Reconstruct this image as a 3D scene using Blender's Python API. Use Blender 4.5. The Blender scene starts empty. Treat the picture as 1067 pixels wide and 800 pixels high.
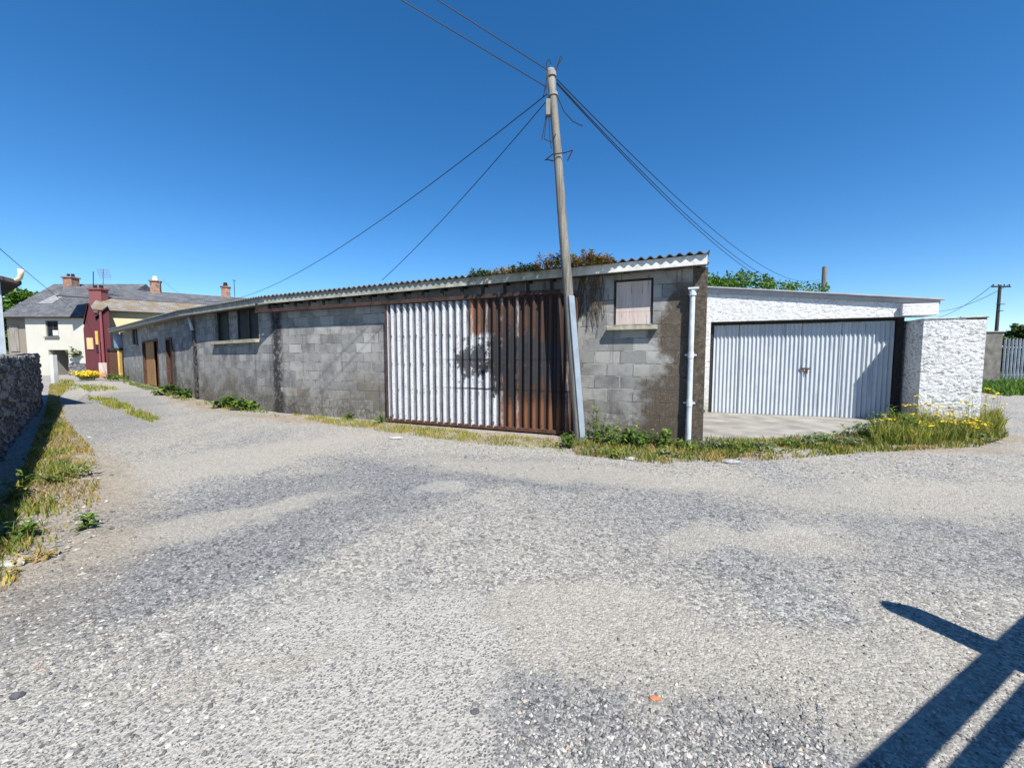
import bpy, math, random
import numpy as np
from mathutils import Vector, noise as mnoise
R = random.Random(7)
rad = math.radians
scene = bpy.context.scene
COL = scene.collection

# ------------------------------------------------------------------ camera
F = 410.0
CAM = Vector((0, 0, 1.45))
PITCH = math.atan((400 - 373) / F)
FW = Vector((0, math.cos(PITCH), -math.sin(PITCH)))
UP = Vector((0, math.sin(PITCH), math.cos(PITCH)))
RT = Vector((1, 0, 0))
cam = bpy.data.cameras.new('camera')
cam.sensor_width = 36
cam.lens = 36 * F / 1067
cam.clip_start = 0.05
cam.clip_end = 5000
camo = bpy.data.objects.new('camera', cam)
camo.location = CAM
camo.rotation_euler = (math.pi / 2 - PITCH, 0, 0)
COL.objects.link(camo)
scene.camera = camo

def ray(px, py):
    return (FW + RT * ((px - 533.5) / F) + UP * ((400 - py) / F))
def G(px, py, z=0.0):                       # point of the ground seen at a photo pixel
    d = ray(px, py); t = (z - CAM.z) / d.z
    return CAM + d * t
def at(px, py, Y):                          # point at depth Y
    d = ray(px, py)
    return CAM + d * (Y / d.y)

SUN_AZ, SUN_EL = 154.0, 51.5
NRIDGE = 26.0
SUN = Vector((math.sin(rad(SUN_AZ)) * math.cos(rad(SUN_EL)), math.cos(rad(SUN_AZ)) * math.cos(rad(SUN_EL)), math.sin(rad(SUN_EL))))

# ------------------------------------------------------------------ objects
def tag(o, label=None, cat=None, group=None, kind=None):
    if label: o['label'] = label
    if cat: o['category'] = cat
    if group: o['group'] = group
    if kind: o['kind'] = kind
    return o
def empty(name, loc, label, cat, group=None):
    o = bpy.data.objects.new(name, None)
    o.empty_display_size = 0.2
    o.location = loc
    COL.objects.link(o)
    return tag(o, label, cat, group)
def root_loc(o):
    v = Vector((0, 0, 0))
    while o is not None:
        v = v + o.location; o = o.parent
    return v

class MB:
    def __init__(s):
        s.v = []; s.f = []; s.uv = []; s.has_uv = False
    def add(s, vs, fs, uvs=None):
        b = len(s.v)
        s.v += [tuple(p) for p in vs]
        for i, f in enumerate(fs):
            s.f.append(tuple(b + k for k in f))
            if uvs is not None:
                s.uv.append(uvs[i]); s.has_uv = True
            else:
                s.uv.append([(0, 0)] * len(f))
        return s
    def quad(s, a, b, c, d, uv=None):
        return s.add([a, b, c, d], [(0, 1, 2, 3)], [uv] if uv else None)
    def box(s, o, x, y, z):
        """box from a corner/centre point o and three half-extent vectors"""
        o = Vector(o); x = Vector(x); y = Vector(y); z = Vector(z)
        vs = [o + sx * x + sy * y + sz * z for sz in (-1, 1) for sy in (-1, 1) for sx in (-1, 1)]
        if x.cross(y).dot(z) < 0:
            fs = [(0, 1, 3, 2), (4, 6, 7, 5), (0, 4, 5, 1), (2, 3, 7, 6), (0, 2, 6, 4), (1, 5, 7, 3)]
        else:
            fs = [(0, 2, 3, 1), (4, 5, 7, 6), (0, 1, 5, 4), (2, 6, 7, 3), (0, 4, 6, 2), (1, 3, 7, 5)]
        lx, ly, lz = x.length * 2, y.length * 2, z.length * 2
        sz = [(lx, ly), (lx, ly), (lx, lz), (lx, lz), (ly, lz), (ly, lz)]
        uvs = []
        for k, f in enumerate(fs):
            loc = []
            for i in f:
                a, b, c = i & 1, (i >> 1) & 1, (i >> 2) & 1
                loc.append((a * lx, b * ly) if k < 2 else (a * lx, c * lz) if k < 4 else (b * ly, c * lz))
            uvs.append(loc)
        return s.add(vs, fs, uvs)
    def abox(s, x0, x1, y0, y1, z0, z1):
        return s.box(((x0 + x1) / 2, (y0 + y1) / 2, (z0 + z1) / 2), ((x1 - x0) / 2, 0, 0), (0, (y1 - y0) / 2, 0), (0, 0, (z1 - z0) / 2))
    def tube(s, pts, r, n=8, caps=True):
        pts = [Vector(p) for p in pts]
        if not isinstance(r, (list, tuple)): r = [r] * len(pts)
        vs = []; fs = []; ref = None
        for i, p in enumerate(pts):
            t = (pts[min(i + 1, len(pts) - 1)] - pts[max(i - 1, 0)]).normalized()
            if ref is None:
                ref = Vector((1, 0, 0)) if abs(t.x) < 0.8 else Vector((0, 1, 0))
            a = (ref - t * ref.dot(t)).normalized(); b = t.cross(a); ref = a
            for k in range(n):
                q = 2 * math.pi * k / n
                vs.append(p + (a * math.cos(q) + b * math.sin(q)) * r[i])
        for i in range(len(pts) - 1):
            for k in range(n):
                k2 = (k + 1) % n
                fs.append((i * n + k, i * n + k2, (i + 1) * n + k2, (i + 1) * n + k))
        if caps:
            fs.append(tuple(range(n - 1, -1, -1)))
            fs.append(tuple((len(pts) - 1) * n + k for k in range(n)))
        return s.add(vs, fs)
    def build(s, name, mat, parent=None, smooth=False, bevel=0.0, local=False):
        me = bpy.data.meshes.new(name)
        off = root_loc(parent) if (parent is not None and not local) else Vector((0, 0, 0))
        vs = [(v[0] - off.x, v[1] - off.y, v[2] - off.z) for v in s.v]
        me.from_pydata(vs, [], s.f)
        if s.has_uv:
            ul = me.uv_layers.new(name='UVMap')
            flat = [c for f in s.uv for uv in f for c in uv]
            ul.data.foreach_set('uv', flat)
        me.materials.append(mat)
        if smooth:
            me.polygons.foreach_set('use_smooth', [True] * len(me.polygons))
        me.update()
        o = bpy.data.objects.new(name, me)
        COL.objects.link(o)
        if parent is not None: o.parent = parent
        if bevel:
            m = o.modifiers.new('bevel', 'BEVEL'); m.width = bevel; m.segments = 2; m.limit_method = 'ANGLE'; m.angle_limit = rad(40)
        return o
def label(o, t):
    o['label'] = t; return o
def copy_tree(o, parent=None):
    c = o.copy(); COL.objects.link(c)
    if parent is not None: c.parent = parent
    for ch in [k for k in bpy.data.objects if k.parent == o]:
        copy_tree(ch, c)
    return c

# ------------------------------------------------------------------ materials
class NM:
    def __init__(s, name, rough=0.85, spec=0.3, metal=0.0):
        s.m = bpy.data.materials.new(name); s.m.use_nodes = True
        s.t = s.m.node_tree; s.t.nodes.clear()
        s.out = s.n('ShaderNodeOutputMaterial')
        s.p = s.n('ShaderNodeBsdfPrincipled')
        s.l(s.p.outputs[0], s.out.inputs['Surface'])
        s.p.inputs['Roughness'].default_value = rough
        s.p.inputs['Specular IOR Level'].default_value = spec
        s.p.inputs['Metallic'].default_value = metal
        s._pos = None
    def n(s, t, **k):
        nd = s.t.nodes.new(t)
        for a, b in k.items(): setattr(nd, a, b)
        return nd
    def l(s, a, b): s.t.links.new(a, b)
    def put(s, sock, v):
        if v is None: return
        if hasattr(v, 'is_output'): s.l(v, sock)
        else:
            if isinstance(v, (tuple, list)) and len(v) == 3 and len(sock.default_value) == 4: v = (*v, 1)
            sock.default_value = v
    def pos(s):
        if s._pos is None: s._pos = s.n('ShaderNodeNewGeometry').outputs['Position']
        return s._pos
    def uv(s): return s.n('ShaderNodeUVMap').outputs[0]
    def rnd(s): return s.n('ShaderNodeNewGeometry').outputs['Random Per Island']
    def objrnd(s): return s.n('ShaderNodeObjectInfo').outputs['Random']
    def mapv(s, vec, scale=(1, 1, 1), loc=(0, 0, 0), rot=(0, 0, 0)):
        nd = s.n('ShaderNodeMapping'); s.l(vec, nd.inputs[0])
        nd.inputs['Scale'].default_value = scale; nd.inputs['Location'].default_value = loc; nd.inputs['Rotation'].default_value = rot
        return nd.outputs[0]
    def noise(s, scale, vec=None, detail=4, rough=0.55, out=0, dist=0.0):
        nd = s.n('ShaderNodeTexNoise'); s.l(vec or s.pos(), nd.inputs['Vector'])
        nd.inputs['Scale'].default_value = scale; nd.inputs['Detail'].default_value = detail; nd.inputs['Roughness'].default_value = rough
        nd.inputs['Distortion'].default_value = dist
        return nd.outputs[out]
    def vor(s, scale, vec=None, feature='F1', out='Distance', rnd=1.0):
        nd = s.n('ShaderNodeTexVoronoi', feature=feature); s.l(vec or s.pos(), nd.inputs['Vector'])
        nd.inputs['Scale'].default_value = scale; nd.inputs['Randomness'].default_value = rnd
        return nd.outputs[out]
    def ramp(s, fac, stops):
        nd = s.n('ShaderNodeValToRGB'); s.l(fac, nd.inputs[0])
        e = nd.color_ramp.elements
        while len(e) < len(stops): e.new(0.5)
        for i, (p, c) in enumerate(stops):
            if not isinstance(c, (tuple, list)): c = (c, c, c)
            e[i].position = p; e[i].color = (*c[:3], 1)
        return nd.outputs[0]
    def mix(s, fac, a, b, mode='MIX'):
        nd = s.n('ShaderNodeMix', data_type='RGBA', blend_type=mode)
        s.put(nd.inputs[0], fac); s.put(nd.inputs[6], a); s.put(nd.inputs[7], b)
        return nd.outputs[2]
    def math(s, op, a, b=None, c=None, clamp=False):
        nd = s.n('ShaderNodeMath', operation=op, use_clamp=clamp)
        s.put(nd.inputs[0], a)
        if b is not None: s.put(nd.inputs[1], b)
        if c is not None: s.put(nd.inputs[2], c)
        return nd.outputs[0]
    def sep(s, vec):
        nd = s.n('ShaderNodeSeparateXYZ'); s.l(vec, nd.inputs[0]); return nd.outputs
    def mr(s, v, a, b, c=0.0, d=1.0, smooth=True):
        nd = s.n('ShaderNodeMapRange'); nd.interpolation_type = 'SMOOTHSTEP' if smooth else 'LINEAR'
        s.put(nd.inputs[0], v); nd.inputs[1].default_value = a; nd.inputs[2].default_value = b
        nd.inputs[3].default_value = c; nd.inputs[4].default_value = d
        return nd.outputs[0]
    def bump(s, h, strength=0.5, dist=0.01, normal=None):
        nd = s.n('ShaderNodeBump'); s.l(h, nd.inputs['Height'])
        nd.inputs['Strength'].default_value = strength; nd.inputs['Distance'].default_value = dist
        if normal is not None: s.l(normal, nd.inputs['Normal'])
        s.l(nd.outputs[0], s.p.inputs['Normal'])
        return nd.outputs[0]
    def color(s, c): s.put(s.p.inputs['Base Color'], c); return s
    def blob(s, c, r, vec, soft=0.35, sq=(1, 1), rot=0.0):
        """mask of an ellipse lying on the ground round c, edge broken by vec"""
        nd = s.n('ShaderNodeMapping', vector_type='TEXTURE'); s.l(vec, nd.inputs[0])
        nd.inputs['Location'].default_value = (c[0], c[1], 0); nd.inputs['Scale'].default_value = (r * sq[0], r * sq[1], 1e6); nd.inputs['Rotation'].default_value = (0, 0, rot)
        ln = s.n('ShaderNodeVectorMath', operation='LENGTH'); s.l(nd.outputs[0], ln.inputs[0])
        return s.mr(s.math('ADD', ln.outputs['Value'], s.grit), 1 + soft, 1 - soft)

def plain(name, c, rough=0.8, var=0.15, scale=6, spec=0.3, metal=0.0, bump=0.0, bscale=40):
    g = NM(name, rough, spec, metal)
    a = tuple(x * (1 - var) for x in c); b = tuple(min(1, x * (1 + var)) for x in c)
    g.color(g.ramp(g.noise(scale, detail=6), [(0.3, a), (0.7, b)]))
    if bump: g.bump(g.noise(bscale, detail=5), bump, 0.01)
    return g.m
def foliage(name, cols, trans=0.25, rough=0.55):
    g = NM(name, rough, 0.25)
    k = len(cols)
    c = g.ramp(g.rnd(), [(i / max(1, k - 1), cc) for i, cc in enumerate(cols)])
    c = g.mix(g.ramp(g.noise(1.3, detail=2), [(0.35, 0.0), (0.65, 1.0)]), c, g.mix(1.0, c, (1.35, 1.25, 0.9), 'MULTIPLY'))
    g.color(c)
    tr = g.n('ShaderNodeBsdfTranslucent'); g.l(c, tr.inputs[0])
    mx = g.n('ShaderNodeMixShader'); mx.inputs[0].default_value = trans
    g.l(g.p.outputs[0], mx.inputs[1]); g.l(tr.outputs[0], mx.inputs[2]); g.l(mx.outputs[0], g.out.inputs['Surface'])
    return g.m

def xy(px, py):
    p = G(px, py); return (p.x, p.y)

def ground_mat():
    g = NM('gravel_road', 0.92, 0.15)
    P = g.pos()
    wn = g.n('ShaderNodeTexNoise'); g.l(P, wn.inputs['Vector']); wn.inputs['Scale'].default_value = 1.1; wn.inputs['Detail'].default_value = 6; wn.inputs['Roughness'].default_value = 0.65
    sub = g.n('ShaderNodeVectorMath', operation='MULTIPLY_ADD'); g.l(wn.outputs['Color'], sub.inputs[0]); sub.inputs[1].default_value = (1.3, 1.3, 0); sub.inputs[2].default_value = (-0.65, -0.65, 0)
    ad = g.n('ShaderNodeVectorMath', operation='ADD'); g.l(P, ad.inputs[0]); g.l(sub.outputs[0], ad.inputs[1])
    W = ad.outputs[0]
    g.grit = g.math('MULTIPLY_ADD', g.noise(16, P, 5, .8), .55, -.275)
    def big(sc, lo, hi, vec=None): return g.mr(g.noise(sc, vec or P, 5, 0.6), lo, hi)
    # loose chippings: per stone tone from three sizes of cell
    def stones(sc, stops):
        v = g.n('ShaderNodeTexVoronoi'); g.l(P, v.inputs['Vector']); v.inputs['Scale'].default_value = sc
        sp = g.n('ShaderNodeSeparateColor'); g.l(v.outputs['Color'], sp.inputs[0])
        return g.ramp(sp.outputs[0], stops), v.outputs['Distance'], sp.outputs[1]
    s1, d1, r1 = stones(85, [(0, (.07, .07, .07)), (.25, (.20, .198, .19)), (.6, (.345, .335, .31)), (1, (.56, .54, .50))])
    s2, d2, r2 = stones(38, [(0, (.07, .072, .075)), (.35, (.20, .20, .195)), (.75, (.36, .345, .315)), (1, (.54, .52, .47))])
    st = g.mix(g.mr(r2, .70, .74), s1, s2)
    blue = g.mix(1.0, st, (.82, .855, .92), 'MULTIPLY')
    dust = g.mix(g.noise(9, P, 6, .7), (.33, .305, .26), (.47, .44, .385))
    dust = g.mix(0.34, dust, s1)
    # worn tar: pale crust with small dark pits
    pv = g.n('ShaderNodeTexVoronoi'); g.l(P, pv.inputs['Vector']); pv.inputs['Scale'].default_value = 74
    ps = g.n('ShaderNodeSeparateColor'); g.l(pv.outputs['Color'], ps.inputs[0])
    pit = g.math('MULTIPLY', g.mr(g.math('ADD', pv.outputs['Distance'], g.math('MULTIPLY', ps.outputs[1], -.28)), .28, .16), g.mr(ps.outputs[0], .18, .30))
    crust = g.mix(g.noise(25, P, 4), (.37, .36, .335), (.47, .455, .425))
    pit = g.math('MULTIPLY', pit, g.mr(g.noise(5, P, 5, .7), .25, .62, .25, 1))
    crust = g.mix(g.math('MULTIPLY', pit, .85), crust, (.095, .095, .10))
    col = g.mix(.72, dust, st)
    # streaks of coarser bluish chippings following the wheel tracks
    track = g.noise(1, g.mapv(P, (.75, .28, 1), rot=(0, 0, rad(-38))), 5, .62)
    col = g.mix(g.math('MULTIPLY', g.mr(track, .46, .62), .75), col, blue)
    col = g.mix(g.math('MULTIPLY', big(1.7, .55, .68), .55), col, dust)
    B = lambda px, py, r, sq=(1, 1), rot=0., soft=.35: g.blob(xy(px, py), r, W, soft, sq, rot)
    dark = g.math('MAXIMUM', B(330, 520, 1.25, (1.7, .8), rad(40)), B(150, 600, .85, (1.8, .6), rad(35)))
    dark = g.math('MAXIMUM', dark, B(500, 490, 1.2, (1.8, .55), rad(-10)))
    dark = g.math('MAXIMUM', dark, B(660, 770, .55, (1.6, .6), rad(0)))
    dark = g.math('MAXIMUM', dark, g.math('MULTIPLY', B(880, 545, 1.5, (1.8, .7), rad(-5)), .6))
    dark = g.math('MAXIMUM', dark, g.math('MULTIPLY', B(110, 425, 3.0, (2.2, .4), rad(135)), .6))
    dk = g.mix(1.0, blue, (.68, .70, .75), 'MULTIPLY')
    col = g.mix(g.math('MULTIPLY', dark, .8), col, dk)
    cr = g.math('MAXIMUM', B(340, 720, .66, (1.25, 1.1), rad(10), .16), B(180, 770, .5, (1.4, 1.), 0, .2))
    col = g.mix(g.math('MULTIPLY', cr, .9), col, crust)
    pale = g.math('MAXIMUM', B(630, 650, .56, (1.25, .8), rad(-10), .10), B(240, 480, 1.6, (1.5, .5), rad(55)))
    pale = g.math('MAXIMUM', pale, B(150, 560, 1.0, (1.6, .35), rad(45)))
    pale = g.math('MAXIMUM', pale, B(590, 492, 1.3, (1.9, .3), rad(-15)))
    pale = g.math('MAXIMUM', pale, B(790, 560, .55, (1.3, .5), 0))
    pale = g.math('MAXIMUM', pale, B(860, 700, .7, (1.2, .6), 0))
    pale = g.math('MAXIMUM', pale, B(1020, 520, 1.4, (1.6, .4), 0))
    pale = g.math('MAXIMUM', pale, B(230, 700, .35, (1.9, .35), rad(25)))
    pale = g.math('MAXIMUM', pale, B(100, 403, 2.6, (2.6, .3), rad(135)))
    col = g.mix(g.math('MULTIPLY', pale, .72), col, dust)
    pot = g.math('MAXIMUM', B(457, 507, .22, (1.6, .7), 0, .3), B(805, 545, .28, (1.6, .6), 0, .3))
    col = g.mix(g.math('MULTIPLY', pot, .45), col, (.44, .42, .385))
    # soil under the weedy edges
    soil = g.math('MULTIPLY', B(45, 515, 1.3, (.55, 2.4), rad(48), .35), .75)
    for (px, py, r, sq, ro) in ((520, 456, 2.0, (1.5, .22), rad(-22)), (680, 470, 1.0, (1.8, .38), rad(-12)), (850, 462, 1.6, (1.7, .35), rad(-8)), (985, 455, 1.3, (1.2, .55), 0), (330, 438, 2.2, (1.5, .16), rad(-22)), (195, 417, 3.5, (1.5, .12), rad(-40))):
        soil = g.math('MAXIMUM', soil, B(px, py, r, sq, ro, .4))
    soilc = g.mix(g.mr(g.noise(7, P, 7, .75), .32, .66), (.15, .10, .055), (.38, .315, .225))
    soilc = g.mix(.28, soilc, s1)
    col = g.mix(g.math('MULTIPLY', soil, .92), col, soilc)
    # fields beyond the yard
    far = g.n('ShaderNodeVectorMath', operation='LENGTH'); g.l(P, far.inputs[0])
    grassc = g.mix(g.noise(.4, P, 5), (.05, .085, .02), (.09, .12, .035))
    col = g.mix(g.mr(far.outputs['Value'], 55, 75), col, grassc)
    col = g.mix(g.math('MULTIPLY', g.noise(160, P, 2), .25), col, (.12, .12, .12))
    col = g.mix(1.0, col, (.93, .925, .91), "MULTIPLY")
    g.color(col)
    h = g.math('ADD', g.math('MULTIPLY', d1, -.6), g.math('MULTIPLY', d2, -.5))
    h = g.math('ADD', h, g.math('MULTIPLY', g.noise(120, P, 4, .7), .55))
    h = g.math('ADD', h, g.math('MULTIPLY', g.math('MULTIPLY', pit, cr), -.8))
    h = g.math('ADD', h, g.math('MULTIPLY', g.noise(3.5, P, 3), 1.5))
    g.bump(h, .8, .013)
    return g.m

def block_mat(name='block_wall', seg=1):
    g = NM(name, 0.9, 0.2)
    uv = g.uv(); P = g.pos()
    wob = g.n('ShaderNodeVectorMath', operation='MULTIPLY_ADD'); nn = g.noise(7, P, 3, .5, out=1)
    g.l(nn, wob.inputs[0]); wob.inputs[1].default_value = (.022, .022, 0); wob.inputs[2].default_value = (-.011, -.011, 0)
    av = g.n('ShaderNodeVectorMath', operation='ADD'); g.l(uv, av.inputs[0]); g.l(wob.outputs[0], av.inputs[1])
    br = g.n('ShaderNodeTexBrick'); g.l(av.outputs[0], br.inputs['Vector'])
    br.offset = .5; br.inputs['Scale'].default_value = 1; br.inputs['Brick Width'].default_value = .45; br.inputs['Row Height'].default_value = .225
    br.inputs['Mortar Size'].default_value = .008; br.inputs['Mortar Smooth'].default_value = .4; br.inputs['Bias'].default_value = -.1
    br.inputs['Color1'].default_value = (0, 0, 0, 1); br.inputs['Color2'].default_value = (1, 1, 1, 1); br.inputs['Mortar'].default_value = (.5, .5, .5, 1)
    tone = g.ramp(br.outputs['Color'], [(0, (.25, .25, .242)), (.5, (.335, .332, .318)), (1, (.46, .455, .43))])
    tone = g.mix(g.mr(g.noise(2.2, P, 6, .65), .42, .68), tone, g.mix(1, tone, (.56, .56, .57), 'MULTIPLY'))
    tone = g.mix(g.math('MULTIPLY', g.noise(90, P, 3, .7), .45), tone, (.10, .10, .105))
    tone = g.mix(g.math('MULTIPLY', g.mr(g.noise(34, P, 4, .7), .60, .72), .6), tone, (.46, .45, .42))
    mort = g.mix(g.mr(g.noise(5, P, 4), .4, .6), (.40, .385, .34), (.12, .12, .115))
    tone = g.mix(br.outputs['Fac'], tone, mort)
    xyz = g.sep(uv); u, v = xyz[0], xyz[1]
    low = g.math('MULTIPLY', g.mr(g.math('ADD', v, g.math('MULTIPLY', g.noise(1.6, P, 5, .6), -1.3)), .35, -.5), .8)
    low = g.math('MULTIPLY', low, g.mr(g.noise(13, P, 6, .75), .34, .60))
    bb = g.math('MULTIPLY', g.mr(br.outputs['Color'], .62, .80), g.mr(v, 1.6, .5))
    low = g.math('MAXIMUM', low, g.math('MULTIPLY', bb, .75))
    moss = g.mix(g.noise(18, P, 5), (.035, .03, .022), (.14, .112, .07))
    tone = g.mix(low, tone, moss)
    # soot and rust-brown run-off
    streak = g.noise(1, g.mapv(uv, (5.5, .45, 1)), 5, .6)
    st = g.math('MULTIPLY', g.mr(streak, .56, .70), .55)
    tone = g.mix(st, tone, (.07, .07, .072))
    if seg == 1:
        wv = g.math('ADD', u, g.math('MULTIPLY_ADD', g.noise(1.3, P, 6, .6), 1.7, -.85))
        k = g.math('MULTIPLY', g.mr(g.math('ADD', wv, g.math('MULTIPLY', g.math('SUBTRACT', 2.6, v), .30)), U_BR + .12, U_BR + .30), g.mr(v, 2.95, 2.45))
        k = g.math('MULTIPLY', k, g.mr(g.noise(9, P, 6, .75), .18, .48))
        brn = g.mix(g.noise(26, P, 6, .8), (.028, .022, .018), (.125, .098, .07))
        tone = g.mix(g.math('MULTIPLY', k, .93), tone, brn)
        pb = g.math('MULTIPLY', g.mr(g.noise(40, P, 3, .7), .58, .66), g.math('MULTIPLY', k, .3))
        tone = g.mix(pb, tone, (.42, .38, .31))
    for (su, w, top) in STAINS.get(seg, []):
        du = g.math('ABSOLUTE', g.math('ADD', g.math('SUBTRACT', u, su), g.math('MULTIPLY_ADD', g.noise(2.6, P, 5, .65), 1.1 * w, -.55 * w)))
        k = g.math('MULTIPLY', g.mr(du, w, w * .25), g.mr(v, top, top - .8))
        k = g.math('MULTIPLY', k, g.mr(g.noise(8, P, 5, .7), .30, .52))
        tone = g.mix(g.math('MULTIPLY', k, .93), tone, (.022, .022, .024))
    g.color(tone)
    h = g.math('ADD', g.math('MULTIPLY', br.outputs['Fac'], -1.0), g.math('MULTIPLY', g.noise(70, P, 5, .7), .8))
    h = g.math('ADD', h, g.math('MULTIPLY', br.outputs['Color'], .25))
    g.bump(h, 1.0, .016)
    return g.m

def render_white(name, dirt=.5):
    g = NM(name, .9, .2); P = g.pos()
    a = g.mapv(P, (1, 1, 2.3))
    n1 = g.noise(10, a, 6, .74, dist=1.0)
    n2 = g.noise(45, a, 5, .7)
    c = g.mix(g.noise(2.5, P, 5), (.58, .59, .60), (.72, .715, .70))
    pit = g.math('MULTIPLY', g.mr(n1, .475, .43), dirt)
    c = g.mix(pit, c, (.06, .058, .056))
    pit2 = g.math('MULTIPLY', g.mr(n2, .44, .39), dirt * .8)
    c = g.mix(pit2, c, (.06, .058, .055))
    z = g.sep(P)[2]
    low = g.math('MULTIPLY', g.mr(g.math('ADD', z, g.math('MULTIPLY', g.noise(2, P, 5), -.9)), .2, -.4), .7)
    c = g.mix(low, c, (.28, .26, .18))
    g.color(c)
    h = g.math('ADD', g.math('MULTIPLY', n1, 1.6), g.math('MULTIPLY', n2, .6))
    g.bump(h, .8, .014)
    return g.m

def rusty_door_mat():
    g = NM('rusty_corrugated_iron', .65, .35, 0.0); uv = g.uv(); P = g.pos()
    x = g.sep(uv); u, v = x[0], x[1]            # u, v in 0..1 over the whole door
    streak = g.noise(1, g.mapv(uv, (26, 1.4, 1)), 5, .7)
    streak2 = g.noise(1, g.mapv(uv, (70, 5, 1)), 5, .75)
    fine = g.noise(38, P, 5, .7)
    # each sheet of the door has rusted on its own: the upper, the middle and the lower row
    edge_top = g.mr(g.math('ADD', u, g.math('MULTIPLY_ADD', streak2, .16, -.08)), .475, .495, 0, 1, False)
    edge_mid = g.mr(g.math('ADD', u, g.math('MULTIPLY_ADD', streak, .3, -.15)), .56, .64)
    edge_low = g.mr(g.math('ADD', u, g.math('MULTIPLY_ADD', streak, .06, -.03)), .625, .64)
    vj = g.math('ADD', v, g.math('MULTIPLY_ADD', streak2, .14, -.07)); top = g.mr(vj, .715, .75, 0, 1, False); lowm = g.mr(vj, .285, .265, 0, 1, False)
    e = g.mix(top, edge_mid, edge_top); e = g.mix(lowm, e, edge_low)
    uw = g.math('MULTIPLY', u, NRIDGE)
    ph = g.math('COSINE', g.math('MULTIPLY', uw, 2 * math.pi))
    trough_shade = g.mr(ph, .25, -.5)  # troughs darkened in the colour: shade between the ribs plus some grime
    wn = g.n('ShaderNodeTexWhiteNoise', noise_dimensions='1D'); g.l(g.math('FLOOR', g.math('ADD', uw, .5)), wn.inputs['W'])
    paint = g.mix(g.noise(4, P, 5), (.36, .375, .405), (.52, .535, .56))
    paint = g.mix(g.math('MULTIPLY', trough_shade, g.math('MULTIPLY_ADD', g.noise(5, P, 5), .5, .55)), paint, (.045, .045, .055))
    paint = g.mix(g.math('MULTIPLY', g.mr(fine, .57, .63), .85), paint, (.075, .06, .055))
    paint = g.mix(g.math('MULTIPLY', g.mr(streak2, .58, .70), .6), paint, (.15, .14, .15))
    orange = g.mix(fine, (.075, .03, .016), (.30, .12, .05))
    deep = g.mix(g.noise(11, P, 6, .75), (.006, .0055, .006), (.042, .021, .016))
    k = g.math('ADD', g.mr(u, .50, .60), g.math('MULTIPLY_ADD', g.noise(1, g.mapv(uv, (9, 2.2, 1)), 6, .7), 2.2, -1.0), clamp=True)
    k = g.math('MULTIPLY', k, g.mr(g.math('ADD', v, g.math('MULTIPLY', streak, .2)), .24, .36, .35, 1))
    rust = g.mix(g.math('MULTIPLY', k, .88), orange, deep)
    rust = g.mix(g.math('MULTIPLY', trough_shade, .75), rust, (.014, .011, .011))
    flake = g.math('MULTIPLY', g.mr(streak2, .42, .60), g.mr(wn.outputs['Value'], .45, .6))
    flake = g.math('MULTIPLY', flake, g.math('MULTIPLY', g.mr(ph, .0, .6), g.mr(g.noise(2.6, P, 5), .36, .56)))
    rust = g.mix(g.math('MULTIPLY', flake, .85), rust, g.mix(g.noise(6, P), (.24, .20, .20), (.40, .38, .39)))
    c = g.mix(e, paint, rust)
    # scorched and tarry blotch round the hasp
    du = g.math('DIVIDE', g.math('SUBTRACT', u, .68), .24); dv = g.math('DIVIDE', g.math('SUBTRACT', v, .52), .17)
    r2 = g.math('ADD', g.math('MULTIPLY', du, du), g.math('MULTIPLY', dv, dv))
    rj = g.math('MULTIPLY_ADD', wn.outputs['Value'], 1.6, -.8)
    bl = g.mr(g.math('ADD', g.math('ADD', r2, rj), g.math('MULTIPLY_ADD', g.noise(4.5, P, 7, .75), 6.5, -3.75)), .9, .4)
    c = g.mix(g.math('MULTIPLY', bl, .92), c, (.018, .018, .022))
    du2 = g.math('DIVIDE', g.math('SUBTRACT', u, .64), .11); dv2 = g.math('DIVIDE', g.math('SUBTRACT', v, .50), .24)
    r3 = g.math('ADD', g.math('MULTIPLY', du2, du2), g.math('MULTIPLY', dv2, dv2))
    bl2 = g.mr(g.math('ADD', g.math('ADD', r3, rj), g.math('MULTIPLY_ADD', g.noise(9, P, 6, .8), 7.0, -3.6)), .8, .45)
    c = g.mix(g.math('MULTIPLY', bl2, .95), c, (.012, .012, .014))
    for vv in (.045, .275, .50, .735, .965):      # rusty fixings with short runs below them
        dv_ = g.math('SUBTRACT', vv, v)
        sp_ = g.math('MULTIPLY', g.mr(dv_, -.006, .0), g.mr(dv_, .05, .008))
        sp_ = g.math('MULTIPLY', sp_, g.math('MULTIPLY', g.mr(ph, .72, .92), g.mr(g.noise(6, P, 4, .7), .42, .58)))
        c = g.mix(g.math('MULTIPLY', sp_, .85), c, (.07, .03, .018))
    for vv in (.30, .53):                        # seams where the sheets overlap
        dd = g.math('ABSOLUTE', g.math('ADD', g.math('SUBTRACT', v, vv), g.math('MULTIPLY_ADD', g.noise(5, P, 3), .012, -.006)))
        m = g.math('MULTIPLY', g.mr(dd, .012, .004), g.mr(g.math('ADD', u, g.math('MULTIPLY', fine, .4)), .45, .75))
        c = g.mix(g.math('MULTIPLY', m, .9), c, (.012, .012, .014))
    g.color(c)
    g.bump(fine, .35, .006)
    return g.m

def garage_door_mat():
    g = NM('pale_painted_corrugated_iron', .55, .35); uv = g.uv(); P = g.pos()
    st = g.noise(1, g.mapv(uv, (30, 1.5, 1)), 5, .7)
    c = g.mix(g.noise(3, P, 5), (.36, .40, .45), (.49, .525, .56))
    c = g.mix(g.math('MULTIPLY', g.mr(st, .52, .66), .65), c, (.23, .26, .30))
    c = g.mix(g.math('MULTIPLY', g.mr(g.noise(45, P, 5, .75), .63, .70), .7), c, (.14, .12, .11))
    g.color(c); g.bump(g.noise(30, P, 4), .2, .004)
    return g.m

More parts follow.
